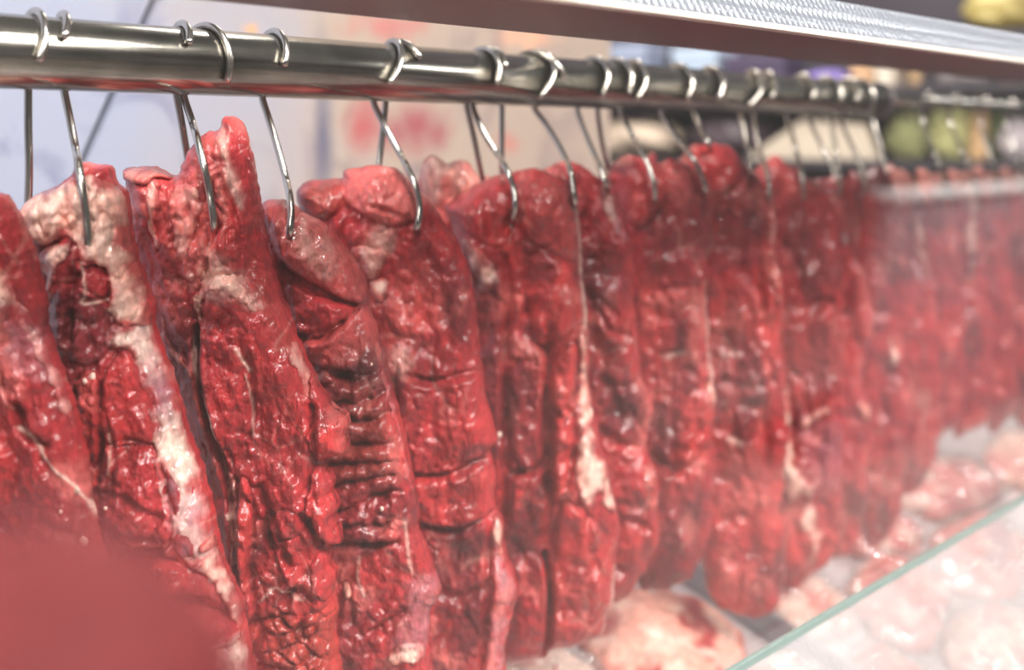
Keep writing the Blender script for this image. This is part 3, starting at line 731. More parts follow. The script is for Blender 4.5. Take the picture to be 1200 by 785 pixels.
# --- 3: tall ragged cut
SL[3] = s = Slab([(148, 202), (151, 195), (166, 193), (184, 196), (206, 204), (212, 194), (219, 181), (229, 166), (240, 155), (257, 151), (261, 138), (274, 136), (288, 150), (297, 180), (304, 220), (311, 260), (319, 300), (331, 340), (346, 380), (360, 414), (371, 440), (385, 464), (399, 477), (410, 488), (408, 505), (407, 526), (386, 536), (384, 546), (394, 560), (391, 572), (399, 582), (396, 600), (403, 632), (388, 636), (390, 655), (397, 668), (392, 690), (398, 712), (394, 735), (399, 765), (396, 825), (262, 825), (252, 700), (240, 600), (222, 500), (196, 420), (176, 360), (166, 310), (154, 262), (152, 236)],
    238, 23, T=0.023, R=44, sub=3, rag=1.1, knob=0.0018, bundle=0.0028, fibre=0.0002, fibre_dir=0.5,
    lobes=[([(242, 345), (262, 320), (300, 325), (340, 385), (365, 440), (372, 520), (366, 600), (330, 610), (280, 540), (248, 470), (238, 400)], 0.005, 30, 'red', 0.35),
           ([(288, 556), (300, 556), (304, 600), (300, 660), (306, 700), (296, 706), (288, 650)], 0.006, 9, 'bright', 0.8),
           ([(262, 140), (286, 152), (300, 220), (315, 300), (298, 290), (276, 230), (258, 180)], 0.003, 14, 'red', 0.5),
           ([(230, 310), (244, 265), (252, 270), (250, 300), (240, 335)], 0.003, 8, 'red', 0.6),
           ([(322, 600), (350, 585), (382, 640), (392, 690), (372, 700), (340, 660)], 0.005, 14, 'red', 0.6)],
    creases=[([(237, 380), (240, 430), (252, 480), (264, 520), (276, 560), (282, 620), (284, 690)], 3.5, 0.008), ([(250, 300), (250, 330), (236, 400)], 3, 0.003), ([(300, 405), (305, 450), (300, 500)], 3, 0.003), ([(310, 560), (330, 600), (345, 650)], 4, 0.005), ([(368, 470), (372, 520), (366, 560)], 4, 0.005), ([(360, 590), (380, 628)], 4, 0.006), ([(262, 170), (272, 220), (290, 270)], 2.5, 0.002), ([(322, 590), (318, 606), (330, 628)], 4, 0.006), ([(340, 690), (352, 676), (370, 690)], 5, 0.007)],
    tones=[([(196, 430), (236, 430), (258, 500), (268, 560), (262, 600), (236, 580)], 'brown', 0.6, 10), ([(262, 148), (272, 170), (286, 215), (292, 240), (284, 238), (270, 200)], 'fat', 0.7, 5), ([(300, 300), (330, 350), (345, 400), (330, 400), (310, 350)], 'brown', 0.35, 10), ([(230, 170), (258, 156), (268, 190), (272, 240), (252, 250), (236, 215)], 'pink', 0.75, 14), ([(200, 214), (232, 200), (254, 250), (256, 300), (240, 340), (216, 320), (204, 270)], 'pink', 0.7, 12), ([(250, 286), (268, 296), (300, 330), (312, 356), (280, 345), (250, 340)], 'fat', 0.5, 8), ([(176, 320), (214, 330), (228, 372), (206, 380), (188, 350)], 'pink', 0.6, 8), ([(156, 200), (204, 206), (206, 240), (170, 250)], 'pink', 0.35, 12)],
    lines=[([(236, 385), (236, 420), (245, 450), (257, 480), (266, 520), (275, 555), (282, 590), (284, 640), (286, 690)], 1.8, 0.9), ([(285, 400), (294, 415), (300, 425)], 2, 0.8), ([(296, 430), (302, 460), (304, 500)], 1.4, 0.6), ([(310, 690), (330, 672), (345, 682), (360, 690)], 1.6, 0.6)],
    crumble=(690, 0.0042, 95)).build('hanging_beef_cut', 'tall beef cut with a pointed top, ragged torn edge and crumbly lower end')
s.piece('fat_nub', [(148, 202), (152, 194), (170, 192), (186, 197), (206, 205), (204, 211), (188, 208), (178, 216), (162, 214), (150, 210)], 0.007, 8, 'pink', 'peach', rag=1.5, inset=1.0, under_mix=0.3, label='small pale pink lump of fat at the top')
s.piece('fat_patch', [(208, 225), (222, 214), (240, 222), (246, 240), (240, 262), (230, 290), (236, 318), (228, 322), (216, 300), (210, 262)], 0.002, 6, 'fat', 'pink')
s.piece('fat_patch', [(252, 292), (260, 290), (272, 306), (290, 322), (302, 345), (312, 360), (300, 356), (282, 340), (262, 332), (246, 350), (240, 372), (236, 350), (244, 320)], 0.0016, 5, 'fat', 'peach')
s.piece('fat_strip', [(184, 214), (194, 210), (196, 240), (190, 262), (196, 282), (190, 284), (184, 258)], 0.0018, 4, 'fat', 'pink')
s.piece('silverskin', [(344, 393), (354, 400), (364, 430), (374, 452), (376, 460), (362, 462), (354, 440), (346, 415)], 0.0018, 4, 'fat', 'pink')
s.piece('fat_strip', [(196, 362), (202, 372), (206, 395), (234, 430), (232, 436), (204, 408), (194, 385)], 0.0016, 4, 'pink', 'peach')
s.piece('fat_strip', [(272, 540), (282, 545), (288, 580), (286, 620), (282, 680), (278, 640), (274, 590)], 0.0022, 4, 'fat', 'peach')
s.piece('torn_flap', [(365, 438), (374, 434), (386, 466), (400, 478), (410, 488), (408, 506), (406, 526), (386, 536), (370, 530), (366, 500), (372, 478), (364, 458)], 0.007, 9, 'bright', 'bright', rag=1.2, sub=2, inset=0.6, label='bright red torn flap at the edge')
s.piece('torn_flap', [(372, 540), (384, 544), (394, 560), (391, 572), (399, 582), (396, 600), (403, 632), (390, 636), (376, 618), (364, 590), (366, 560)], 0.006, 9, 'bright', 'red', rag=1.4, sub=2, inset=0.6, label='bright red torn flap at the edge')
s.piece('torn_flap', [(372, 640), (384, 638), (396, 668), (391, 690), (378, 690), (368, 664)], 0.005, 8, 'bright', 'red', rag=1.4, sub=2, inset=0.6, label='bright red torn flap at the edge')
# --- 4: ridged dark cut
SL[4] = s = Slab([(303, 246), (320, 234), (345, 240), (366, 254), (392, 270), (413, 299), (430, 324), (436, 345), (434, 358), (441, 380), (448, 402), (453, 430), (466, 470), (476, 510), (484, 545), (489, 580), (494, 620), (505, 650), (515, 680), (518, 690), (512, 705), (505, 716), (503, 750), (498, 825), (372, 825), (366, 700), (350, 600), (335, 500), (318, 400), (306, 320)],
    322, 37, T=0.022, R=42, base='red', knob=0.0018, bundle=0.002, sp=2.0, fibre=0.0002, fibre_dir=1.2,
    lobes=[([(312, 241), (346, 241), (392, 269), (428, 314), (432, 342), (419, 352), (392, 340), (352, 318), (334, 302)], 0.006, 18, 'pink', 0.28),
           ([(340, 328), (376, 342), (418, 356), (402, 372), (376, 390), (352, 384)], 0.005, 12, 'red', 0.4),
           ([(361, 392), (400, 376), (434, 357), (447, 408), (440, 432), (400, 424), (370, 420)], 0.005, 14, 'pink', 0.3)],
    creases=[([(336, 306), (352, 322), (380, 340), (418, 354)], 4, 0.0035), ([(354, 388), (380, 390), (404, 374)], 4, 0.005), ([(395, 430), (420, 440), (446, 425)], 5, 0.005), ([(440, 728), (456, 718), (475, 706)], 4, 0.004), ([(400, 690), (420, 650), (450, 625)], 4, 0.003)],
    ridges=(410, 650, 25, 0.0105, 0.62, 372, 476),
    tones=[([(380, 425), (440, 430), (462, 500), (470, 580), (440, 620), (395, 640), (385, 540)], 'dark', 0.5, 14), ([(400, 440), (445, 445), (460, 520), (430, 560), (400, 540)], 'brown', 0.4, 14), ([(425, 410), (440, 405), (446, 426), (420, 444), (408, 436)], 'maroon', 0.7, 5), ([(478, 670), (512, 668), (510, 700), (500, 750), (480, 750), (466, 735), (480, 700)], 'purple', 0.65, 8), ([(350, 268), (380, 272), (400, 300), (392, 322), (366, 306)], 'fat', 0.35, 8), ([(398, 690), (430, 680), (440, 720), (420, 790), (400, 790)], 'dark', 0.5, 12)],
    lines=[([(424, 640), (422, 665), (430, 685)], 1.5, 0.6), ([(476, 600), (480, 640), (484, 660)], 2, 0.5)]).build('hanging_beef_cut', 'dark beef cut with a row of deep slanting ridges across its middle')
s.piece('silverskin', [(443, 402), (449, 402), (456, 436), (469, 474), (479, 514), (486, 548), (488, 572), (480, 570), (472, 530), (462, 490), (450, 450)], 0.0014, 4, 'purple', 'pink')
s.piece('fat_patch', [(464, 742), (480, 738), (498, 745), (500, 756), (488, 766), (470, 764), (456, 756)], 0.003, 5, 'fat', 'peach')
s.piece('fat_nub', [(404, 672), (412, 672), (416, 684), (410, 690), (404, 684)], 0.004, 5, 'peach', 'fat', rag=0.6)
s.fleck(450, 584, 0.0014); s.fleck(438, 420, 0.001)
# --- 5: broad cut with pale shoulder
SL[5] = s = Slab([(349, 226), (360, 213), (384, 210), (400, 208), (404, 200), (430, 194), (456, 195), (475, 205), (491, 221), (511, 246), (531, 272), (545, 300), (553, 326), (559, 360), (563, 400), (567, 440), (571, 470), (581, 500), (582, 518), (576, 530), (582, 556), (581, 588), (590, 610), (592, 640), (604, 668), (608, 690), (600, 722), (592, 762), (584, 825), (430, 825), (440, 700), (424, 560), (408, 460), (398, 380), (372, 300), (352, 250)],
    450, 41, T=0.024, R=46, base='red', knob=0.0012, bundle=0.0022, sp=2.2, fibre=0.0002, fibre_dir=1.0,
    lobes=[([(404, 202), (430, 196), (456, 197), (484, 215), (490, 250), (460, 262), (420, 245), (402, 225)], 0.005, 16, 'pink', 0.65),
           ([(470, 420), (500, 440), (560, 432), (568, 470), (580, 505), (560, 530), (490, 546), (474, 500)], 0.005, 22, 'red', 0.4),
           ([(484, 550), (560, 534), (580, 556), (580, 590), (540, 605), (494, 600)], 0.005, 18, 'bright', 0.4),
           ([(352, 224), (400, 212), (402, 240), (380, 256), (358, 246)], 0.004, 10, 'brown', 0.5)],
    creases=[([(478, 432), (500, 440), (540, 436), (566, 428)], 3.5, 0.004), ([(486, 548), (530, 546), (580, 526)], 4, 0.005), ([(497, 605), (540, 612), (580, 592)], 4, 0.005), ([(508, 680), (540, 690), (570, 675)], 6, 0.004), ([(500, 290), (520, 340), (530, 400)], 6, 0.003), ([(440, 240), (470, 250), (490, 262)], 3, 0.003), ([(575, 600), (572, 660), (568, 740), (562, 790)], 4, 0.005)],
    tones=[([(500, 280), (545, 320), (556, 380), (520, 370), (490, 320)], 'dark', 0.45, 16), ([(440, 262), (466, 268), (456, 296), (440, 310), (430, 290)], 'fat', 0.55, 8), ([(500, 620), (560, 620), (565, 700), (520, 720), (500, 680)], 'dark', 0.45, 16), ([(460, 400), (480, 400), (478, 430), (462, 440)], 'fat', 0.4, 8), ([(452, 330), (490, 300), (520, 340), (490, 400), (462, 380)], 'pink', 0.35, 14)]).build('hanging_beef_cut', 'broad smooth beef cut with a pale pink shoulder where two hooks meet')
s.piece('fat_patch', [(416, 290), (430, 284), (452, 290), (454, 304), (446, 322), (432, 322), (420, 308)], 0.0032, 6, 'fat', 'pink')
s.piece('fat_patch', [(434, 328), (446, 324), (456, 334), (452, 350), (442, 352)], 0.0028, 5, 'fat', 'peach')
s.piece('membrane', [(578, 602), (590, 611), (592, 640), (604, 668), (607, 690), (599, 722), (591, 762), (583, 800), (562, 800), (568, 740), (573, 690), (575, 650)], 0.0018, 6, 'pink', 'purple')
s.piece('fat_strip', [(578, 600), (586, 604), (591, 630), (589, 644), (583, 646), (579, 626)], 0.003, 4, 'fat', 'peach')
# --- 6
SL[6] = s = Slab([(521, 242), (545, 225), (575, 208), (600, 200), (626, 197), (650, 204), (668, 214), (677, 240), (681, 280), (683, 320), (687, 350), (689, 385), (690, 420), (691, 452), (698, 490), (705, 520), (715, 555), (722, 590), (727, 620), (722, 650), (720, 690), (712, 720), (704, 741), (688, 750), (660, 757), (645, 760), (637, 768), (610, 772), (585, 766), (570, 700), (560, 600), (548, 500), (540, 400), (536, 320), (527, 262)],
    584, 53, T=0.024, R=44, base='red', knob=0.0013, bundle=0.004, sp=2.6,
    lobes=[([(530, 245), (575, 215), (598, 208), (600, 250), (590, 285), (555, 275)], 0.005, 18, 'bright', 0.3), ([(604, 215), (650, 210), (672, 240), (676, 300), (640, 290), (612, 270)], 0.005, 18, 'pink', 0.25),
           ([(618, 300), (660, 310), (680, 345), (676, 375), (640, 400), (622, 380)], 0.007, 18, 'bright', 0.6), ([(650, 410), (672, 400), (670, 450), (655, 480), (640, 450)], 0.007, 10, 'bright', 0.8),
           ([(648, 480), (668, 480), (664, 540), (648, 580), (642, 530)], 0.007, 10, 'bright', 0.7), ([(655, 580), (690, 600), (715, 640), (712, 700), (690, 745), (648, 752), (646, 660)], 0.007, 20, 'bright', 0.5),
           ([(598, 650), (634, 646), (638, 700), (632, 762), (600, 766)], 0.006, 16, 'red', 0.4), ([(596, 430), (630, 425), (634, 520), (610, 540), (596, 500)], 0.005, 14, 'dark', 0.4)],
    creases=[([(637, 640), (641, 670), (643, 700), (641, 735), (636, 766)], 3.2, 0.013), ([(590, 300), (596, 350), (590, 420), (592, 600)], 5, 0.006), ([(642, 380), (640, 450), (640, 560)], 5, 0.006), ([(640, 310), (630, 340), (620, 360)], 6, 0.005), ([(600, 545), (630, 540), (645, 520)], 4, 0.005), ([(684, 600), (690, 640), (712, 680)], 4, 0.004)],
    tones=[([(612, 270), (640, 276), (648, 320), (620, 330), (606, 310)], 'maroon', 0.55, 10), ([(560, 380), (590, 400), (592, 520), (565, 500)], 'dark', 0.5, 10), ([(648, 330), (678, 338), (676, 352), (655, 352)], 'pink', 0.6, 6)],
    lines=[([(672, 230), (678, 280), (682, 330), (685, 380)], 3, 0.7), ([(720, 660), (716, 700), (706, 735)], 3, 0.7)]).build('hanging_beef_cut', 'deep red beef cut split by a long dark slit near its lower end')
s.piece('fat_strip', [(676, 385), (687, 385), (690, 440), (692, 462), (697, 516), (712, 544), (720, 588), (710, 590), (700, 570), (686, 592), (674, 571), (670, 544), (673, 480), (662, 482), (676, 455)], 0.003, 6, 'peach', 'fat', label='pale fat seam down the edge of the cut')
s.piece('fat_patch', [(541, 282), (560, 285), (575, 308), (582, 330), (562, 336), (552, 316)], 0.0028, 6, 'pink', 'fat')
s.fleck(584, 500, 0.002)
# --- 7
SL[7] = s = Slab([(630, 204), (645, 194), (664, 188), (682, 192), (702, 206), (721, 230), (736, 265), (743, 300), (741, 340), (746, 380), (751, 430), (762, 468), (764, 490), (757, 520), (763, 540), (771, 550), (772, 575), (769, 600), (772, 622), (765, 645), (755, 668), (738, 692), (718, 706), (690, 712), (660, 640), (650, 500), (640, 350), (632, 260)],
    664, 67, T=0.020, R=36, base='red', sp=2.7, bundle=0.0042, knob=0.002, rag=1.5,
    creases=[([(700, 360), (715, 385), (735, 390)], 4, 0.005), ([(700, 500), (740, 520), (758, 520)], 5, 0.005), ([(700, 440), (730, 450), (750, 440)], 4, 0.003), ([(700, 610), (730, 600), (760, 615)], 5, 0.004), ([(705, 350), (722, 370), (722, 390)], 4, 0.004)],
    tones=[([(686, 290), (730, 290), (740, 340), (720, 360), (690, 350)], 'dark', 0.6, 12), ([(690, 430), (740, 440), (745, 500), (700, 500)], 'dark', 0.45, 14), ([(742, 440), (756, 450), (762, 490), (752, 500)], 'pink', 0.5, 6), ([(716, 660), (755, 620), (762, 640), (735, 690)], 'dark', 0.4, 10)]).build('hanging_beef_cut', 'beef cut with a smooth silvery shoulder beside the cut with the dark slit')
s.piece('silverskin', [(700, 212), (712, 220), (728, 250), (736, 275), (726, 282), (712, 262), (704, 238)], 0.0015, 5, 'fat', 'purple')
s.piece('fat_patch', [(746, 540), (758, 540), (768, 552), (764, 566), (752, 562)], 0.002, 5, 'fat', 'pink')
# --- 8
SL[8] = s = Slab([(713, 200), (722, 186), (738, 182), (756, 184), (764, 178), (772, 190), (784, 186), (806, 194), (828, 210), (836, 234), (836, 262), (837, 284), (829, 312), (826, 335), (830, 380), (832, 420), (838, 470), (836, 500), (839, 535), (836, 570), (835, 604), (828, 642), (815, 666), (798, 682), (768, 691), (745, 680), (735, 560), (726, 430), (720, 300), (714, 240)],
    745, 71, T=0.020, R=36, base='red', sp=2.8, bundle=0.0042, knob=0.002, rag=1.5,
    lobes=[([(722, 196), (748, 190), (776, 205), (772, 240), (745, 265), (726, 240)], 0.006, 14, 'bright', 0.4), ([(790, 470), (828, 450), (836, 480), (820, 520), (790, 540)], 0.004, 12, 'bright', 0.6)],
    creases=[([(755, 340), (790, 335), (825, 335)], 5, 0.003), ([(760, 530), (790, 545), (830, 520)], 6, 0.005), ([(750, 430), (780, 410), (800, 412)], 5, 0.003)],
    tones=[([(760, 250), (830, 240), (834, 300), (800, 330), (755, 330)], 'dark', 0.5, 14), ([(752, 480), (785, 470), (790, 540), (765, 545)], 'maroon', 0.6, 10), ([(765, 570), (820, 580), (825, 660), (780, 680)], 'dark', 0.5, 16), ([(770, 195), (806, 205), (812, 232), (782, 236)], 'pink', 0.5, 12), ([(752, 340), (822, 338), (824, 352), (752, 356)], 'pink', 0.45, 6), ([(712, 192), (735, 183), (745, 192), (725, 206)], 'maroon', 0.7, 5)],
    lines=[([(827, 330), (828, 380), (831, 430), (836, 470)], 3, 0.8), ([(776, 416), (800, 408)], 2.5, 0.6)]).build('hanging_beef_cut', 'beef cut with a rounded lower end just above the steel divider')
s.piece('fat_patch', [(826, 440), (834, 440), (838, 462), (832, 470), (824, 462)], 0.002, 5, 'fat', 'peach')
# --- 9
SL[9] = s = Slab([(778, 204), (792, 190), (806, 174), (822, 167), (842, 168), (861, 180), (882, 200), (892, 216), (904, 236), (910, 270), (912, 310), (918, 350), (914, 400), (921, 432), (918, 470), (925, 502), (920, 545), (915, 590), (921, 640), (918, 690), (906, 714), (880, 723), (852, 716), (834, 700), (824, 670), (812, 560), (800, 420), (788, 300)],
    814, 83, T=0.020, R=34, base='red', sp=2.8, bundle=0.0045, knob=0.0022, rag=1.6,
    lobes=[([(800, 190), (822, 172), (848, 178), (866, 200), (845, 225), (812, 220)], 0.006, 12, 'bright', 0.5)],
    creases=[([(842, 606), (862, 596), (880, 612)], 5, 0.003), ([(880, 240), (884, 300), (890, 360)], 4, 0.005), ([(840, 440), (870, 450), (900, 440)], 5, 0.003), ([(895, 420), (905, 445), (905, 470)], 4, 0.004)],
    tones=[([(832, 230), (884, 225), (886, 300), (840, 310)], 'dark', 0.55, 12), ([(842, 400), (880, 400), (890, 470), (845, 470)], 'dark', 0.4, 14), ([(845, 520), (900, 530), (910, 590), (845, 600)], 'pink', 0.35, 16), ([(842, 690), (850, 650), (900, 670), (910, 660), (908, 680), (850, 700)], 'pink', 0.4, 8)],
    lines=[([(848, 508), (864, 516)], 3, 0.6), ([(842, 412), (862, 412)], 3, 0.4)]).build('hanging_beef_cut', 'long beef cut with a red knob on top and a pink lower lobe')
s.piece('fat_strip', [(896, 240), (905, 240), (911, 290), (914, 330), (912, 350), (903, 352), (897, 310), (892, 270)], 0.003, 5, 'peach', 'pink')
# --- 10
SL[10] = s = Slab([(878, 208), (894, 190), (908, 184), (926, 194), (942, 205), (962, 216), (975, 240), (980, 270), (985, 310), (985, 342), (990, 380), (988, 420), (992, 470), (988, 520), (988, 570), (985, 605), (980, 640), (965, 662), (945, 680), (918, 690), (900, 640), (892, 500), (886, 350), (880, 260)],
    906, 97, T=0.019, R=30, base='red', sp=3.0, bundle=0.0045, knob=0.0022, rag=1.6,
    tones=[([(915, 250), (965, 250), (975, 310), (925, 330)], 'dark', 0.5, 12), ([(925, 380), (980, 380), (984, 450), (930, 450)], 'dark', 0.35, 12), ([(890, 195), (930, 200), (950, 225), (900, 240)], 'pink', 0.35, 10), ([(930, 490), (978, 490), (980, 560), (940, 560)], 'purple', 0.5, 10)],
    creases=[([(915, 440), (925, 480), (922, 540)], 4, 0.006), ([(940, 500), (975, 480)], 4, 0.003), ([(930, 360), (970, 350)], 5, 0.004)]).build('hanging_beef_cut', 'beef cut marked by a forked pale fat seam on its lower half')
s.piece('fat_seam', [(910, 470), (918, 450), (922, 500), (930, 540), (942, 560), (956, 540), (968, 528), (966, 540), (950, 565), (944, 585), (934, 570), (922, 590), (914, 580), (906, 530)], 0.0025, 5, 'peach', 'fat', label='forked pale fat seam')
s.piece('fat_seam', [(928, 490), (945, 478), (966, 470), (966, 478), (948, 488), (934, 500)], 0.0025, 4, 'fat', 'peach')
s.piece('fat_seam', [(940, 584), (952, 588), (958, 620), (950, 650), (938, 660), (944, 625), (930, 610)], 0.0025, 5, 'peach', 'fat')
# --- 11..17: farther cuts
def far(i, outline, ax, seed, label, extra=(), lines=(), base='red', sp=4.0):
    if i >= 13:
        x0 = outline[0][0]; extra = list(extra) + [([(x0 - 4, 196), (x0 + 40, 192), (x0 + 44, 214), (x0 + 20, 222), (x0, 220)], 'peach', 0.75, 6)]
    SL[i] = Slab(outline, ax, seed, T=0.019, R=24, base=base, sp=sp, bundle=0.005, knob=0.0025, rag=1.7, tones=extra, lines=lines, marble=0.8).build('hanging_beef_cut', label)
    return SL[i]
s = far(11, [(948, 224), (966, 208), (984, 205), (998, 218), (1004, 250), (1008, 300), (1018, 340), (1024, 380), (1014, 420), (1012, 450), (1020, 480), (1023, 505), (1018, 560), (1012, 605), (1002, 640), (984, 652), (966, 640), (956, 500), (950, 330)], 966, 101, 'narrow beef cut with a pale edge, next past the forked fat seam', [([(985, 240), (1002, 250), (1005, 300), (990, 300)], 'dark', 0.6, 8), ([(1004, 330), (1020, 350), (1022, 390), (1008, 390)], 'pink', 0.6, 7)])
s.piece('fat_strip', [(998, 240), (1003, 250), (1008, 290), (1012, 325), (1006, 322), (1000, 290)], 0.002, 4, 'peach', 'pink')
s.piece('fat_strip', [(1000, 462), (1012, 470), (1018, 486), (1012, 492), (1002, 478)], 0.002, 4, 'peach', 'pink')
s = far(12, [(992, 218), (1010, 202), (1028, 198), (1042, 204), (1052, 230), (1062, 272), (1066, 312), (1076, 345), (1070, 382), (1062, 420), (1066, 452), (1064, 500), (1060, 560), (1053, 602), (1040, 630), (1016, 640), (1000, 560), (994, 380)], 1004, 107, 'beef cut with a dark top and a small white fat spot on its middle', [([(1000, 204), (1030, 200), (1040, 216), (1005, 226)], 'maroon', 0.7, 6), ([(1015, 230), (1050, 240), (1055, 300), (1020, 300)], 'dark', 0.45, 10)])
s.piece('fat_patch', [(1034, 392), (1042, 396), (1048, 418), (1040, 424), (1034, 410)], 0.002, 4, 'fat', 'peach')
s = far(13, [(1034, 212), (1052, 200), (1068, 202), (1080, 232), (1090, 290), (1096, 350), (1099, 400), (1106, 440), (1102, 480), (1099, 520), (1086, 560), (1064, 578), (1046, 560), (1036, 400)], 1040, 113, 'beef cut with a long pale fat streak near its top, past the white fat spot', [([(1050, 230), (1076, 240), (1080, 320), (1056, 320)], 'dark', 0.45, 10)])
s.piece('fat_strip', [(1066, 244), (1074, 250), (1080, 290), (1088, 318), (1082, 322), (1072, 292)], 0.0025, 4, 'peach', 'fat')
far(14, [(1072, 214), (1090, 204), (1108, 206), (1120, 240), (1126, 320), (1130, 400), (1132, 450), (1124, 490), (1108, 508), (1086, 512), (1076, 420)], 1078, 127, 'hazy beef cut under the thin rod, next to the fat-streaked cut', [([(1090, 215), (1112, 220), (1116, 240), (1092, 242)], 'maroon', 0.7, 6), ([(1098, 230), (1110, 250), (1112, 290), (1104, 290)], 'pink', 0.6, 5)])
s = far(15, [(1108, 214), (1126, 202), (1144, 205), (1152, 240), (1158, 330), (1162, 420), (1164, 470), (1154, 496), (1134, 506), (1116, 500), (1110, 380)], 1110, 131, 'hazy beef cut with a beige fat strip under the thin rod', [([(1120, 220), (1145, 220), (1148, 244), (1122, 244)], 'maroon', 0.6, 6)])
s.piece('fat_strip', [(1128, 218), (1138, 216), (1140, 260), (1138, 310), (1132, 330), (1126, 280)], 0.0025, 4, 'peach', 'fat')
far(16, [(1140, 214), (1158, 203), (1176, 206), (1184, 250), (1190, 340), (1192, 430), (1190, 478), (1176, 496), (1156, 498), (1146, 400)], 1138, 137, 'hazy beef cut hanging last but one on the thin rod', [([(1160, 250), (1174, 260), (1178, 320), (1166, 330)], 'bright', 0.7, 6)])
far(17, [(1170, 214), (1190, 200), (1212, 206), (1224, 260), (1230, 340), (1232, 440), (1220, 490), (1190, 494), (1176, 400)], 1164, 139, 'hazy beef cut hanging last on the thin rod')
# --- pale cut hanging behind the rail
SL[20] = Slab([(489, 214), (498, 188), (508, 181), (524, 192), (534, 188), (548, 190), (562, 205), (578, 216), (590, 300), (592, 500), (500, 500), (492, 300)], 575, 151, T=0.018, R=30, base='pink', sp=3.2, push=0.045,
    tones=[([(492, 200), (508, 184), (520, 200), (510, 240), (494, 240)], 'fat', 0.7, 8), ([(524, 195), (560, 205), (565, 230), (530, 235)], 'peach', 0.7, 8)]).build('hanging_beef_cut', 'pale peach fatty cut peeping up behind the rail between two red cuts')

# ------------------------------------------------------------------ hooks
WR = 0.0021
def hook(front_px, end_deg, shank, slab, label, thin=1.0, tip=True, group='wire hooks on the rail', rail_y=RY, rail_z=RZ, rr=RR):
    """wraps over the rail from the front end to the back, then the shank goes down to the meat"""
    w = WR * thin
    rad = rr + w * 1.05
    ys = rail_y + rad
    x_back = at_y(np.array(float(shank[0][0])), np.array(float(shank[0][1])), ys)[0]
    fa = math.radians(end_deg)
    yf = rail_y - rad * math.sin(fa); zf = rail_z + rad * math.cos(fa)
    x_front = at_y(np.array(float(front_px)), np.array(100.0), yf)[0]
    P = []
    for t in np.linspace(0, 1, 22):
        a = fa + (-math.pi / 2 - fa) * t
        x = x_front + (x_back - x_front) * (t ** 0.8)
        P.append((x, rail_y - rad * math.sin(a), rail_z + rad * math.cos(a)))
    # shank: image path, with depth running from behind the rail to the meat
    n = len(shank)
    if slab is not None and tip:
        end = slab.front_point(shank[-1][0], shank[-1][1], -0.001)
        y_end = end[1]
    elif slab is not None:
        y_end = ys + 0.0
    else:
        y_end = ys
    sh = catmull(shank, 6)
    L = np.concatenate([[0], np.cumsum(np.hypot(*np.diff(sh, axis=0).T))]); L /= L[-1]
    Q = []
    for (px, py), t in zip(sh, L):
        yy = ys + (y_end - ys) * (t ** 1.4) - (0.006 * math.sin(math.pi * t) if tip else 0)
        if tip and slab is not None and t < 0.93:
            qx, qy = px + np.array([0, 0, 0, -5, 5.0]), py + np.array([0, 8, 18, 3, 3.0])
            ok = inside(qx, qy, slab.outline)
            if ok.any():
                i = [int(np.argmin((slab.px_ - a) ** 2 + (slab.py_ - b) ** 2)) for a, b in zip(qx[ok], qy[ok])]
                yy = min(yy, float(slab.V[i, 1].min()) + NRM[1] * (0.010 if slab is SL[2] else 0.007))
        Q.append(at_y(np.array(px), np.array(py), yy))
    Q = [q for q in Q if q[2] < rail_z - 0.004]
    P += [tuple(q) for q in Q]
    if tip and slab is not None:
        e = np.array(P[-1]); P.append(tuple(e - NRM * 0.006 + np.array([0, 0, -0.004]))); P.append(tuple(e - NRM * 0.014 + np.array([0, 0, -0.003])))
    P = np.array(P)
    # even out the spacing
    d = np.concatenate([[0], np.cumsum(np.linalg.norm(np.diff(P, axis=0), axis=1))])
    k = np.linspace(0, d[-1], 70); P = np.stack([np.interp(k, d, P[:, i]) for i in range(3)], 1)
    for _ in range(2):
        P[1:-1] = 0.25 * P[:-2] + 0.5 * P[1:-1] + 0.25 * P[2:]
    rads = np.full(70, w)
    if tip: rads[-8:] = np.linspace(w, w * 0.35, 8)
    c = P.mean(0); 
    me = tube_mesh('meat_hook', P - P[0], rads, 12)
    o = link('meat_hook', me, HOOKM); o.location = P[0]
    return tag(o, label, 'hook', group)
S_ = SL
hook(46, 104, [(33, 104), (33, 150), (34, 200), (32, 262)], None, 'straight steel hook whose shank drops between the first two cuts', tip=False)
hook(77, 70, [(74, 102), (84, 150), (94, 205), (102, 262), (104, 308)], S_[2], 'steel hook piercing the cut with the thick fat cap')
hook(222, 66, [(206, 108), (214, 150), (222, 200), (226, 230)], None, 'short-ended steel hook with its shank hidden behind the tall ragged cut', tip=False)
hook(266, 122, [(214, 110), (229, 155), (243, 212), (250, 255), (251, 284)], S_[3], 'steel hook curving into the tall ragged cut')
hook(333, 92, [(306, 112), (320, 155), (334, 205), (341, 240), (340, 270), (334, 290)], S_[4], 'steel hook piercing the dark ridged cut')
hook(456, 112, [(452, 118), (449, 150), (443, 205)], None, 'steel hook dropping straight behind the pale pink shoulder', tip=False)
hook(493, 64, [(436, 118), (452, 150), (474, 190), (488, 222), (492, 250), (484, 280)], S_[5], 'steel hook curling into the cut with the pale pink shoulder')
hook(582, 104, [(546, 122), (555, 160), (566, 214)], None, 'bright straight hook over the pale peach cut behind the rail', tip=False)
hook(593, 70, [(553, 124), (568, 158), (590, 192), (602, 220), (604, 242), (597, 268)], S_[6], 'steel hook piercing the cut with the long dark slit')
hook(662, 82, [(588, 122), (588, 160), (588, 215)], None, 'hook with a dark vertical shank behind the cut with the slit', tip=False)
hook(632, 128, [(624, 126), (640, 146), (658, 176), (670, 206), (674, 248)], S_[6], 'wide looped hook at the fat edge of the cut with the slit')
hook(705, 118, [(676, 130), (688, 162), (702, 194), (712, 224)], S_[7], 'steel hook over the cut with the silvery shoulder')
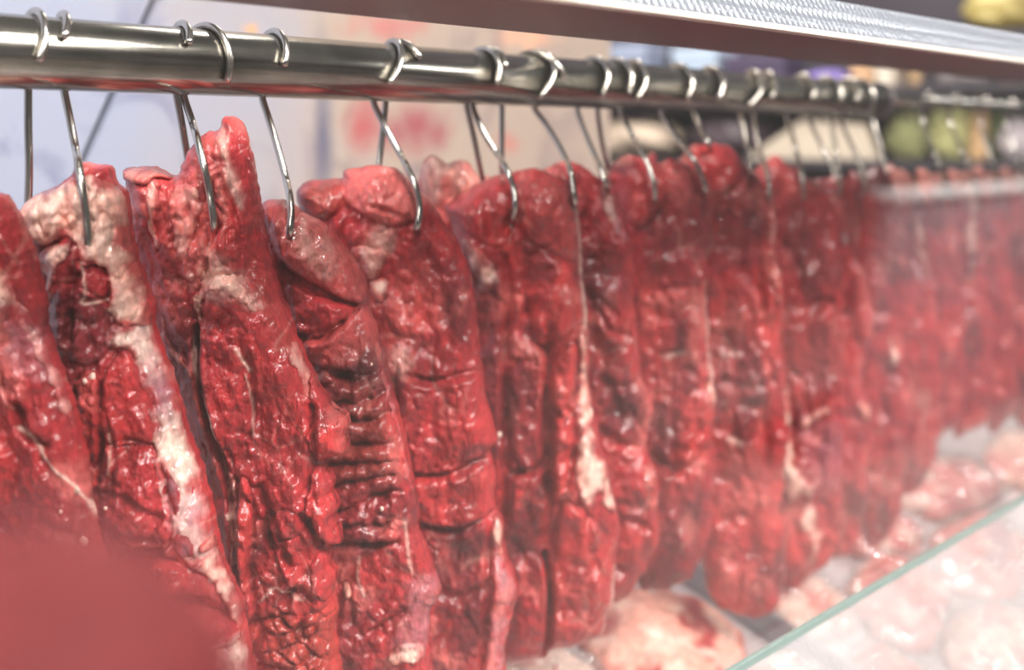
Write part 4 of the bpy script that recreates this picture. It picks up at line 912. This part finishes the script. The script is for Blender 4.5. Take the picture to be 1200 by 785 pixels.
hook(737, 108, [(700, 130), (704, 160), (712, 200)], None, 'steel hook with a straight dark shank beside the silvery shoulder', tip=False)
hook(746, 122, [(726, 130), (742, 160), (758, 190), (767, 218), (766, 246)], S_[8], 'steel hook piercing the cut above the steel divider')
hook(805, 118, [(774, 132), (792, 160), (812, 186), (824, 210), (827, 232)], S_[9] if False else S_[8], 'steel hook at the edge of the cut above the steel divider')
hook(842, 110, [(814, 134), (822, 152), (834, 176)], S_[9], 'steel hook through the red knob of the long cut')
hook(878, 126, [(868, 134), (874, 160), (880, 206)], S_[9], 'bright hook along the edge of the long cut with the red knob')
hook(904, 100, [(884, 136), (890, 176), (900, 205), (902, 236)], S_[9], 'hook set in the fat strip of the long cut')
hook(952, 100, [(922, 136), (932, 172), (940, 205), (942, 230)], S_[10], 'hook through the cut with the forked fat seam')
hook(985, 104, [(946, 136), (962, 170), (980, 206), (984, 222)], S_[11], 'slanting hook in the narrow cut with the pale edge')
hook(1004, 96, [(974, 137), (978, 170), (984, 204), (984, 226)], S_[11], 'upright hook in the narrow cut with the pale edge')
hook(1021, 122, [(982, 138), (998, 170), (1012, 204), (1014, 224)], S_[12], 'last hook on the thick rail, in the dark-topped cut')
tr = 0.006
for fx, sh, k, lb in [(1052, [(1022, 140), (1032, 175), (1042, 215), (1044, 232)], 13, 'hook on the thin rod in the fat-streaked cut'),
                      (1096, [(1080, 140), (1092, 172), (1106, 204), (1108, 222)], 14, 'hook on the thin rod in the first hazy cut'),
                      (1126, [(1112, 142), (1126, 174), (1140, 204), (1142, 222)], 15, 'hook on the thin rod in the hazy cut with the beige strip'),
                      (1160, [(1148, 144), (1158, 174), (1168, 204), (1170, 222)], 16, 'hook on the thin rod in the last but one hazy cut'),
                      (1190, [(1178, 146), (1188, 174), (1198, 204), (1200, 222)], 17, 'hook on the thin rod in the last hazy cut')]:
    hook(fx, 110, sh, S_[k], lb, rail_y=RY + 0.01, rail_z=RZ + 0.004, rr=tr)

# ------------------------------------------------------------------ cuts lying on the deck
def lying(px, py, lx, ly, hgt, rot, seed, tones, label, film=True, name='wrapped_beef_cut'):
    """a low mound whose middle shows at the pixel, resting on the sloping deck"""
    n = np.array([0, -DSL, 1.0]); n /= np.linalg.norm(n)
    A = np.array([0, DY0, DZ0]) + n * hgt * 0.6
    c = at_plane(np.array([float(px)]), np.array([float(py)]), A, n)[0] - n * hgt * 0.6
    ey = np.cross(n, [1.0, 0, 0]); ex = np.array([1.0, 0, 0])
    ca, sa = math.cos(rot), math.sin(rot)
    e1, e2 = ex * ca + ey * sa, -ex * sa + ey * ca
    def shell(grow, lump, na=72, nr=26):
        V, Cc = [], []
        a = np.linspace(0, 2 * math.pi, na, endpoint=False); r = np.linspace(0, 1, nr)
        Rr, Aa = np.meshgrid(r, a, indexing='ij')
        x, y = np.cos(Aa), np.sin(Aa)
        rim = 1 + 0.16 * perlin(x * 1.3 + 3, y * 1.3, seed) + 0.07 * perlin(x * 4, y * 4, seed + 1)
        u = (lx * np.sign(x) * np.abs(x) ** 0.85 * rim) * Rr + grow * x; v = (ly * np.sign(y) * np.abs(y) ** 0.85 * rim) * Rr + grow * y
        h = hgt * np.sqrt(np.clip(1 - Rr ** 4.5, 0, 1)) * (1 + 0.2 * perlin(u * 16, v * 16, seed + 2)) + grow
        h = h + lump * (0.004 * fbm(u * 60, v * 60, seed + 3, 3)) * (1 - Rr ** 6)
        h = np.maximum(h, 0.001)
        P = c + u[..., None] * e1 + v[..., None] * e2 + (h + 0.001)[..., None] * n
        m1 = sstep(fbm(u * 14, v * 22, seed + 4, 4), -0.15, 0.4)[..., None]; m2 = sstep(fbm(u * 26, v * 26, seed + 5, 4), 0.1, 0.5)[..., None]
        col = TONE[tones[0]] * (1 - m1) + TONE[tones[1]] * m1; col = col * (1 - m2 * 0.8) + TONE[tones[2]] * m2 * 0.8
        V = P.reshape(-1, 3); Cc = col.reshape(-1, 3)
        F = []
        for i in range(nr - 1):
            for k in range(na):
                F.append((i * na + k, (i + 1) * na + k, (i + 1) * na + (k + 1) % na, i * na + (k + 1) % na))
        # underside
        b0 = len(V); und = c + n * 0.0005
        V = np.concatenate([V, np.repeat(und[None], na, 0)]); Cc = np.concatenate([Cc, np.repeat(Cc[-1:], na, 0)])
        for k in range(na):
            F.append(((nr - 1) * na + k, b0 + k, b0 + (k + 1) % na, (nr - 1) * na + (k + 1) % na))
        return V, F, Cc
    root = empty(name, c, label, 'meat', 'cuts lying on the deck')
    hgt = hgt * 0.72
    V, F, Cc = shell(0.0, 1.0)
    me = quick_mesh('flesh', V, F); set_color(me, Cc); o = link('flesh', me, MEAT); setparent(o, root)
    if film:
        V, F, Cc = shell(0.005, 0.5)
        na, nr = 72, 26
        u = V[:nr * na] @ e1; v = V[:nr * na] @ e2
        V[:nr * na] += n * (0.004 * np.abs(perlin(u * 30 + v * 12, v * 60, seed + 8)) + 0.0025 * perlin(u * 110, v * 70, seed + 9))[:, None]
        F = F[:(nr - 1) * na]; V = V[:nr * na]
        me = quick_mesh('cling_film', V, F); o = link('cling_film', me, FILM); setparent(o, root)
    return root
lying(785, 750, 0.105, 0.072, 0.034, 0.4, 201, ('peach', 'red', 'fat'), 'fat-marbled beef cut lying on the deck beside the steel divider', False, 'marbled_beef_cut')
lying(640, 800, 0.062, 0.06, 0.040, 0.1, 203, ('fat', 'fat', 'pink'), 'crumpled whitish wrapped pack on the deck under the slit cut')
lying(938, 806, 0.05, 0.045, 0.03, -0.2, 205, ('fat', 'peach', 'pink'), 'creamy fat-covered wrapped cut behind the low glass by the divider')
lying(955, 705, 0.055, 0.04, 0.026, 0.2, 207, ('pink', 'peach', 'fat'), 'pale pink wrapped cut just past the steel divider')
lying(1062, 692, 0.095, 0.052, 0.030, 0.3, 209, ('pink', 'pink', 'fat'), 'large pale pink wrapped cut under the low glass with shiny film folds')
lying(1030, 615, 0.075, 0.045, 0.026, 0.1, 211, ('pink', 'bright', 'fat'), 'reddish wrapped cut lying below the hanging cuts along the glass edge')
lying(1110, 560, 0.12, 0.055, 0.040, -0.1, 213, ('pink', 'red', 'fat'), 'wide dark pink wrapped cut lying under the hazy hanging cuts')
lying(1158, 640, 0.125, 0.052, 0.030, 0.15, 215, ('pink', 'purple', 'fat'), 'big mauve-pink wrapped cut behind the low glass, beside the shiny folds')
lying(1195, 530, 0.10, 0.045, 0.034, 0.2, 217, ('peach', 'pink', 'fat'), 'pale wrapped cut farthest along the deck under the thin rod')
lying(1175, 745, 0.095, 0.05, 0.028, 0.0, 219, ('fat', 'pink', 'fat'), 'white-filmed wrapped cut at the low front of the deck')
lying(1045, 790, 0.055, 0.042, 0.03, 0.2, 221, ('pink', 'peach', 'fat'), 'rosy wrapped cut at the low front of the deck near the creamy one')

# ------------------------------------------------------------------ far stall goods
def fz(py, X=FX): return None
shelf_m = plain('far_shelf', (58, 52, 60), 0.5, 0, 0.2, 9)
def shp(name, lo, hi, label=None, mat=shelf_m):
    o = link(name, box_mesh(name, lo, hi, 0.004), mat)
    if label: tag(o, label, 'shelf')
    else: o.parent = fw
    return o
def pz(px, py): p = at_x(np.array(float(px)), np.array(float(py)), FX); return float(p[1]), float(p[2])
z1 = pz(1040, 103)[1]; z2 = pz(1100, 188)[1]; z0 = pz(1150, 40)[1]
for z, lb in ((z1, 'dark far shelf board carrying cartons and bags'), (z2, 'dark far shelf board carrying leafy heads and sacks')):
    shp('shelf_board', (FX - 0.13, 0.35, z - 0.02), (FX + 0.295, 2.6, z), lb)
shp('back_panel', (FX + 0.331, 0.35, 0.05), (FX + 0.34, 2.6, CAMZ + 1.0))
for y in (0.34, pz(1084, 100)[0], 2.6): shp('upright', (FX + 0.297, y - 0.012, 0.0), (FX + 0.33, y + 0.012, CAMZ + 1.0))
def goods(kind, x0, x1, y0, base_z, rgb, label, cat, depth=0.0, name=None, rough=0.5):
    """x0, x1, y0: left, right and top of the thing in the picture"""
    xf = FX - 0.02 + depth
    ya, _ = pz(x0, 100); yb, _ = pz(x1, 100); s_ = xf / FX
    w = abs(ya - yb) * s_; yc = (ya + yb) / 2 * s_
    top = CAMZ + (pz((x0 + x1) / 2, y0)[1] - CAMZ) * s_; h = top - base_z
    mat = plain(cat.replace(' ', '_') + '_skin', rgb, rough, 0, 0.2, 25, 0.4, 40)
    if kind == 'box':
        root = empty(name or 'carton', (xf, yc, base_z), label, cat)
        b = link('body', box_mesh('body', (-0.05, -w / 2, 0), (0.05, w / 2, h), 0.004), mat, root)
        link('lid', box_mesh('lid', (-0.053, -w / 2 - 0.003, h * 0.82), (0.053, w / 2 + 0.003, h + 0.002), 0.003), plain('lid_skin', tuple(min(255, c + 18) for c in rgb), rough), root)
    elif kind == 'bottle':
        root = empty(name or 'bottle', (xf, yc, base_z), label, cat)
        r = w / 2
        link('body', lathe_mesh('body', [(0.001, 0), (r * 0.95, 0.001), (r, 0.01), (r, h * 0.62), (r * 0.8, h * 0.72), (r * 0.38, h * 0.82), (r * 0.36, h * 0.92), (0.001, h * 0.92)]), mat, root)
        link('cap', lathe_mesh('cap', [(0.001, h * 0.9), (r * 0.46, h * 0.9), (r * 0.46, h), (0.001, h)]), plain('cap_skin', (220, 200, 170), 0.4), root)
    else:  # bag / leafy head: ruffled lump
        bm = bmesh.new(); bmesh.ops.create_icosphere(bm, subdivisions=4, radius=1)
        sd = x0 * 0.37
        for v in bm.verts:
            q = np.array(v.co); k = 1 + (0.16 if kind == 'bag' else 0.3) * float(fbm(np.array(q[0] * 1.6 + q[2] * 2), np.array(q[1] * 1.6 - q[2]), sd, 4))
            v.co = Vector((q[0] * w * 0.42 * k, q[1] * w * 0.5 * k, max(0.0, (q[2] * 0.55 + 0.5) * h * (1 + (k - 1) * 0.6))))
        me = bpy.data.meshes.new(kind); bm.to_mesh(me); bm.free()
        for p in me.polygons: p.use_smooth = True
        root = link(name or kind, me, mat); root.location = (xf, yc, base_z); tag(root, label, cat)
    return root
goods('box', 728, 768, 54, z1, (150, 160, 186), 'pale blue carton on the dark far shelf', 'carton')
goods('box', 800, 850, 58, z1, (176, 192, 214), 'light blue-white carton on the dark far shelf', 'carton')
goods('box', 860, 930, 66, z1, (74, 62, 88), 'dark plum carton on the far shelf', 'carton')
goods('bag', 942, 998, 84, z1, (140, 118, 196), 'violet bag on the far shelf', 'bag', name='violet_bag')
goods('box', 1008, 1032, 74, z1, (206, 164, 128), 'small tan carton on the far shelf', 'carton')
goods('box', 1036, 1056, 78, z1, (226, 212, 196), 'small cream carton on the far shelf', 'carton')
goods('bottle', 1066, 1080, 62, z1, (196, 160, 120), 'tan bottle on the far shelf by the upright', 'bottle')
goods('bag', 1098, 1166, 70, z1, (226, 216, 214), 'plump white bag on the far shelf', 'bag', name='white_bag')
goods('bag', 1168, 1215, 74, z1, (196, 150, 128), 'brownish bag beside the plump white bag', 'bag', name='brown_bag')
goods('leaf', 1042, 1090, 132, z2, (160, 160, 110), 'olive green leafy head on the lower far shelf', 'vegetable', name='leafy_head')
goods('leaf', 1092, 1142, 118, z2, (196, 192, 132), 'yellow-green leafy head on the lower far shelf', 'vegetable', name='leafy_head')
goods('bottle', 1140, 1160, 108, z2, (236, 190, 140), 'cream-orange bottle between leafy heads', 'bottle')
goods('leaf', 1158, 1186, 122, z2, (140, 156, 92), 'grey-green leafy head beside the pale bag', 'vegetable', depth=0.06, name='leafy_head')
goods('bag', 1174, 1216, 138, z2, (214, 200, 204), 'pale pink-white bag on the lower far shelf', 'bag', name='pale_bag')
goods('bag', 700, 800, 142, z2, (196, 176, 158), 'large beige sack on the lower far shelf', 'sack', name='beige_sack')
goods('bag', 812, 908, 140, z2, (66, 52, 60), 'dark brown sack on the lower far shelf', 'sack', name='dark_sack')
# beige board with a pointed top
ya, zz = pz(892, 190); yb, _ = pz(1046, 190); yp, zp = pz(958, 141); yq, zq = pz(1030, 146)
bd = link('gabled_board', prism_mesh('gabled_board', [(FX - 0.085, ya, z2), (FX - 0.085, yp, zp), (FX - 0.085, yq, zq), (FX - 0.085, yb, z2)], (0.02, 0, 0), 0.003), plain('board_card', (206, 190, 172), 0.6))
tag(bd, 'beige card with a slanted side standing before the dark sack', 'board')
# yellow sacks on top shelf, seen over the canopy
shp('shelf_board', (FX - 0.10, 0.35, z0 - 0.02), (FX + 0.295, 1.3, z0), 'dark top far shelf board under the yellow sack')
goods('bag', 1128, 1215, -20, z0, (168, 152, 96), 'olive yellow sack on the top far shelf', 'sack', name='yellow_sack')

# ------------------------------------------------------------------ close to the lens: a cut on the scale at the corner of the counter
fg = at_plane(np.array([-60.0]), np.array([985.0]), C0 + FWD * 0.135, FWD)[0]
sc = empty('weighing_scale', (fg[0], fg[1], 0), 'steel weighing scale on a tall post in front of the case', 'scale')
def scp(name, me, mat):
    o = link(name, me, mat); o.parent = sc; return o
PZ = fg[2] - 0.028
scp('base', box_mesh('base', (-0.07, -0.07, 0), (0.07, 0.07, 0.03), 0.006), STEEL)
scp('post', lathe_mesh('post', [(0.012, 0.02), (0.012, PZ - 0.012)], 24), STEEL)
scp('pan', lathe_mesh('pan', [(0.001, PZ - 0.013), (0.042, PZ - 0.012), (0.05, PZ - 0.004), (0.048, PZ - 0.003), (0.041, PZ - 0.010), (0.001, PZ - 0.010)], 40), STEEL)
bm = bmesh.new(); bmesh.ops.create_icosphere(bm, subdivisions=5, radius=1)
cols = []
for v in bm.verts:
    q = np.array(v.co)
    k = 1 + 0.16 * float(fbm(np.array(q[0] * 1.3 + q[2]), np.array(q[1] * 1.3 - q[2]), 77, 3))
    z = q[2] * 0.032 * k
    v.co = Vector((q[0] * 0.033 * k, q[1] * 0.031 * k, max(z, -0.037)))
    m = float(sstep(fbm(np.array(q[0] * 2.0), np.array(q[1] * 2 + q[2]), 78, 3), 0.1, 0.7))
    cols.append(lin(82, 20, 22) * (1 - m) + lin(92, 28, 30) * m)
me = bpy.data.meshes.new('beef_piece'); bm.to_mesh(me); bm.free()
for p in me.polygons: p.use_smooth = True
set_color(me, np.array(cols))
o = link('beef_piece', me, meat_material('dull_meat', 0.75, 0.0, 0.0, 400, 0.3)); o.location = (fg[0], fg[1], PZ + 0.028)
tag(o, 'blurred smooth red piece of beef on the weighing scale close to the lens', 'meat')
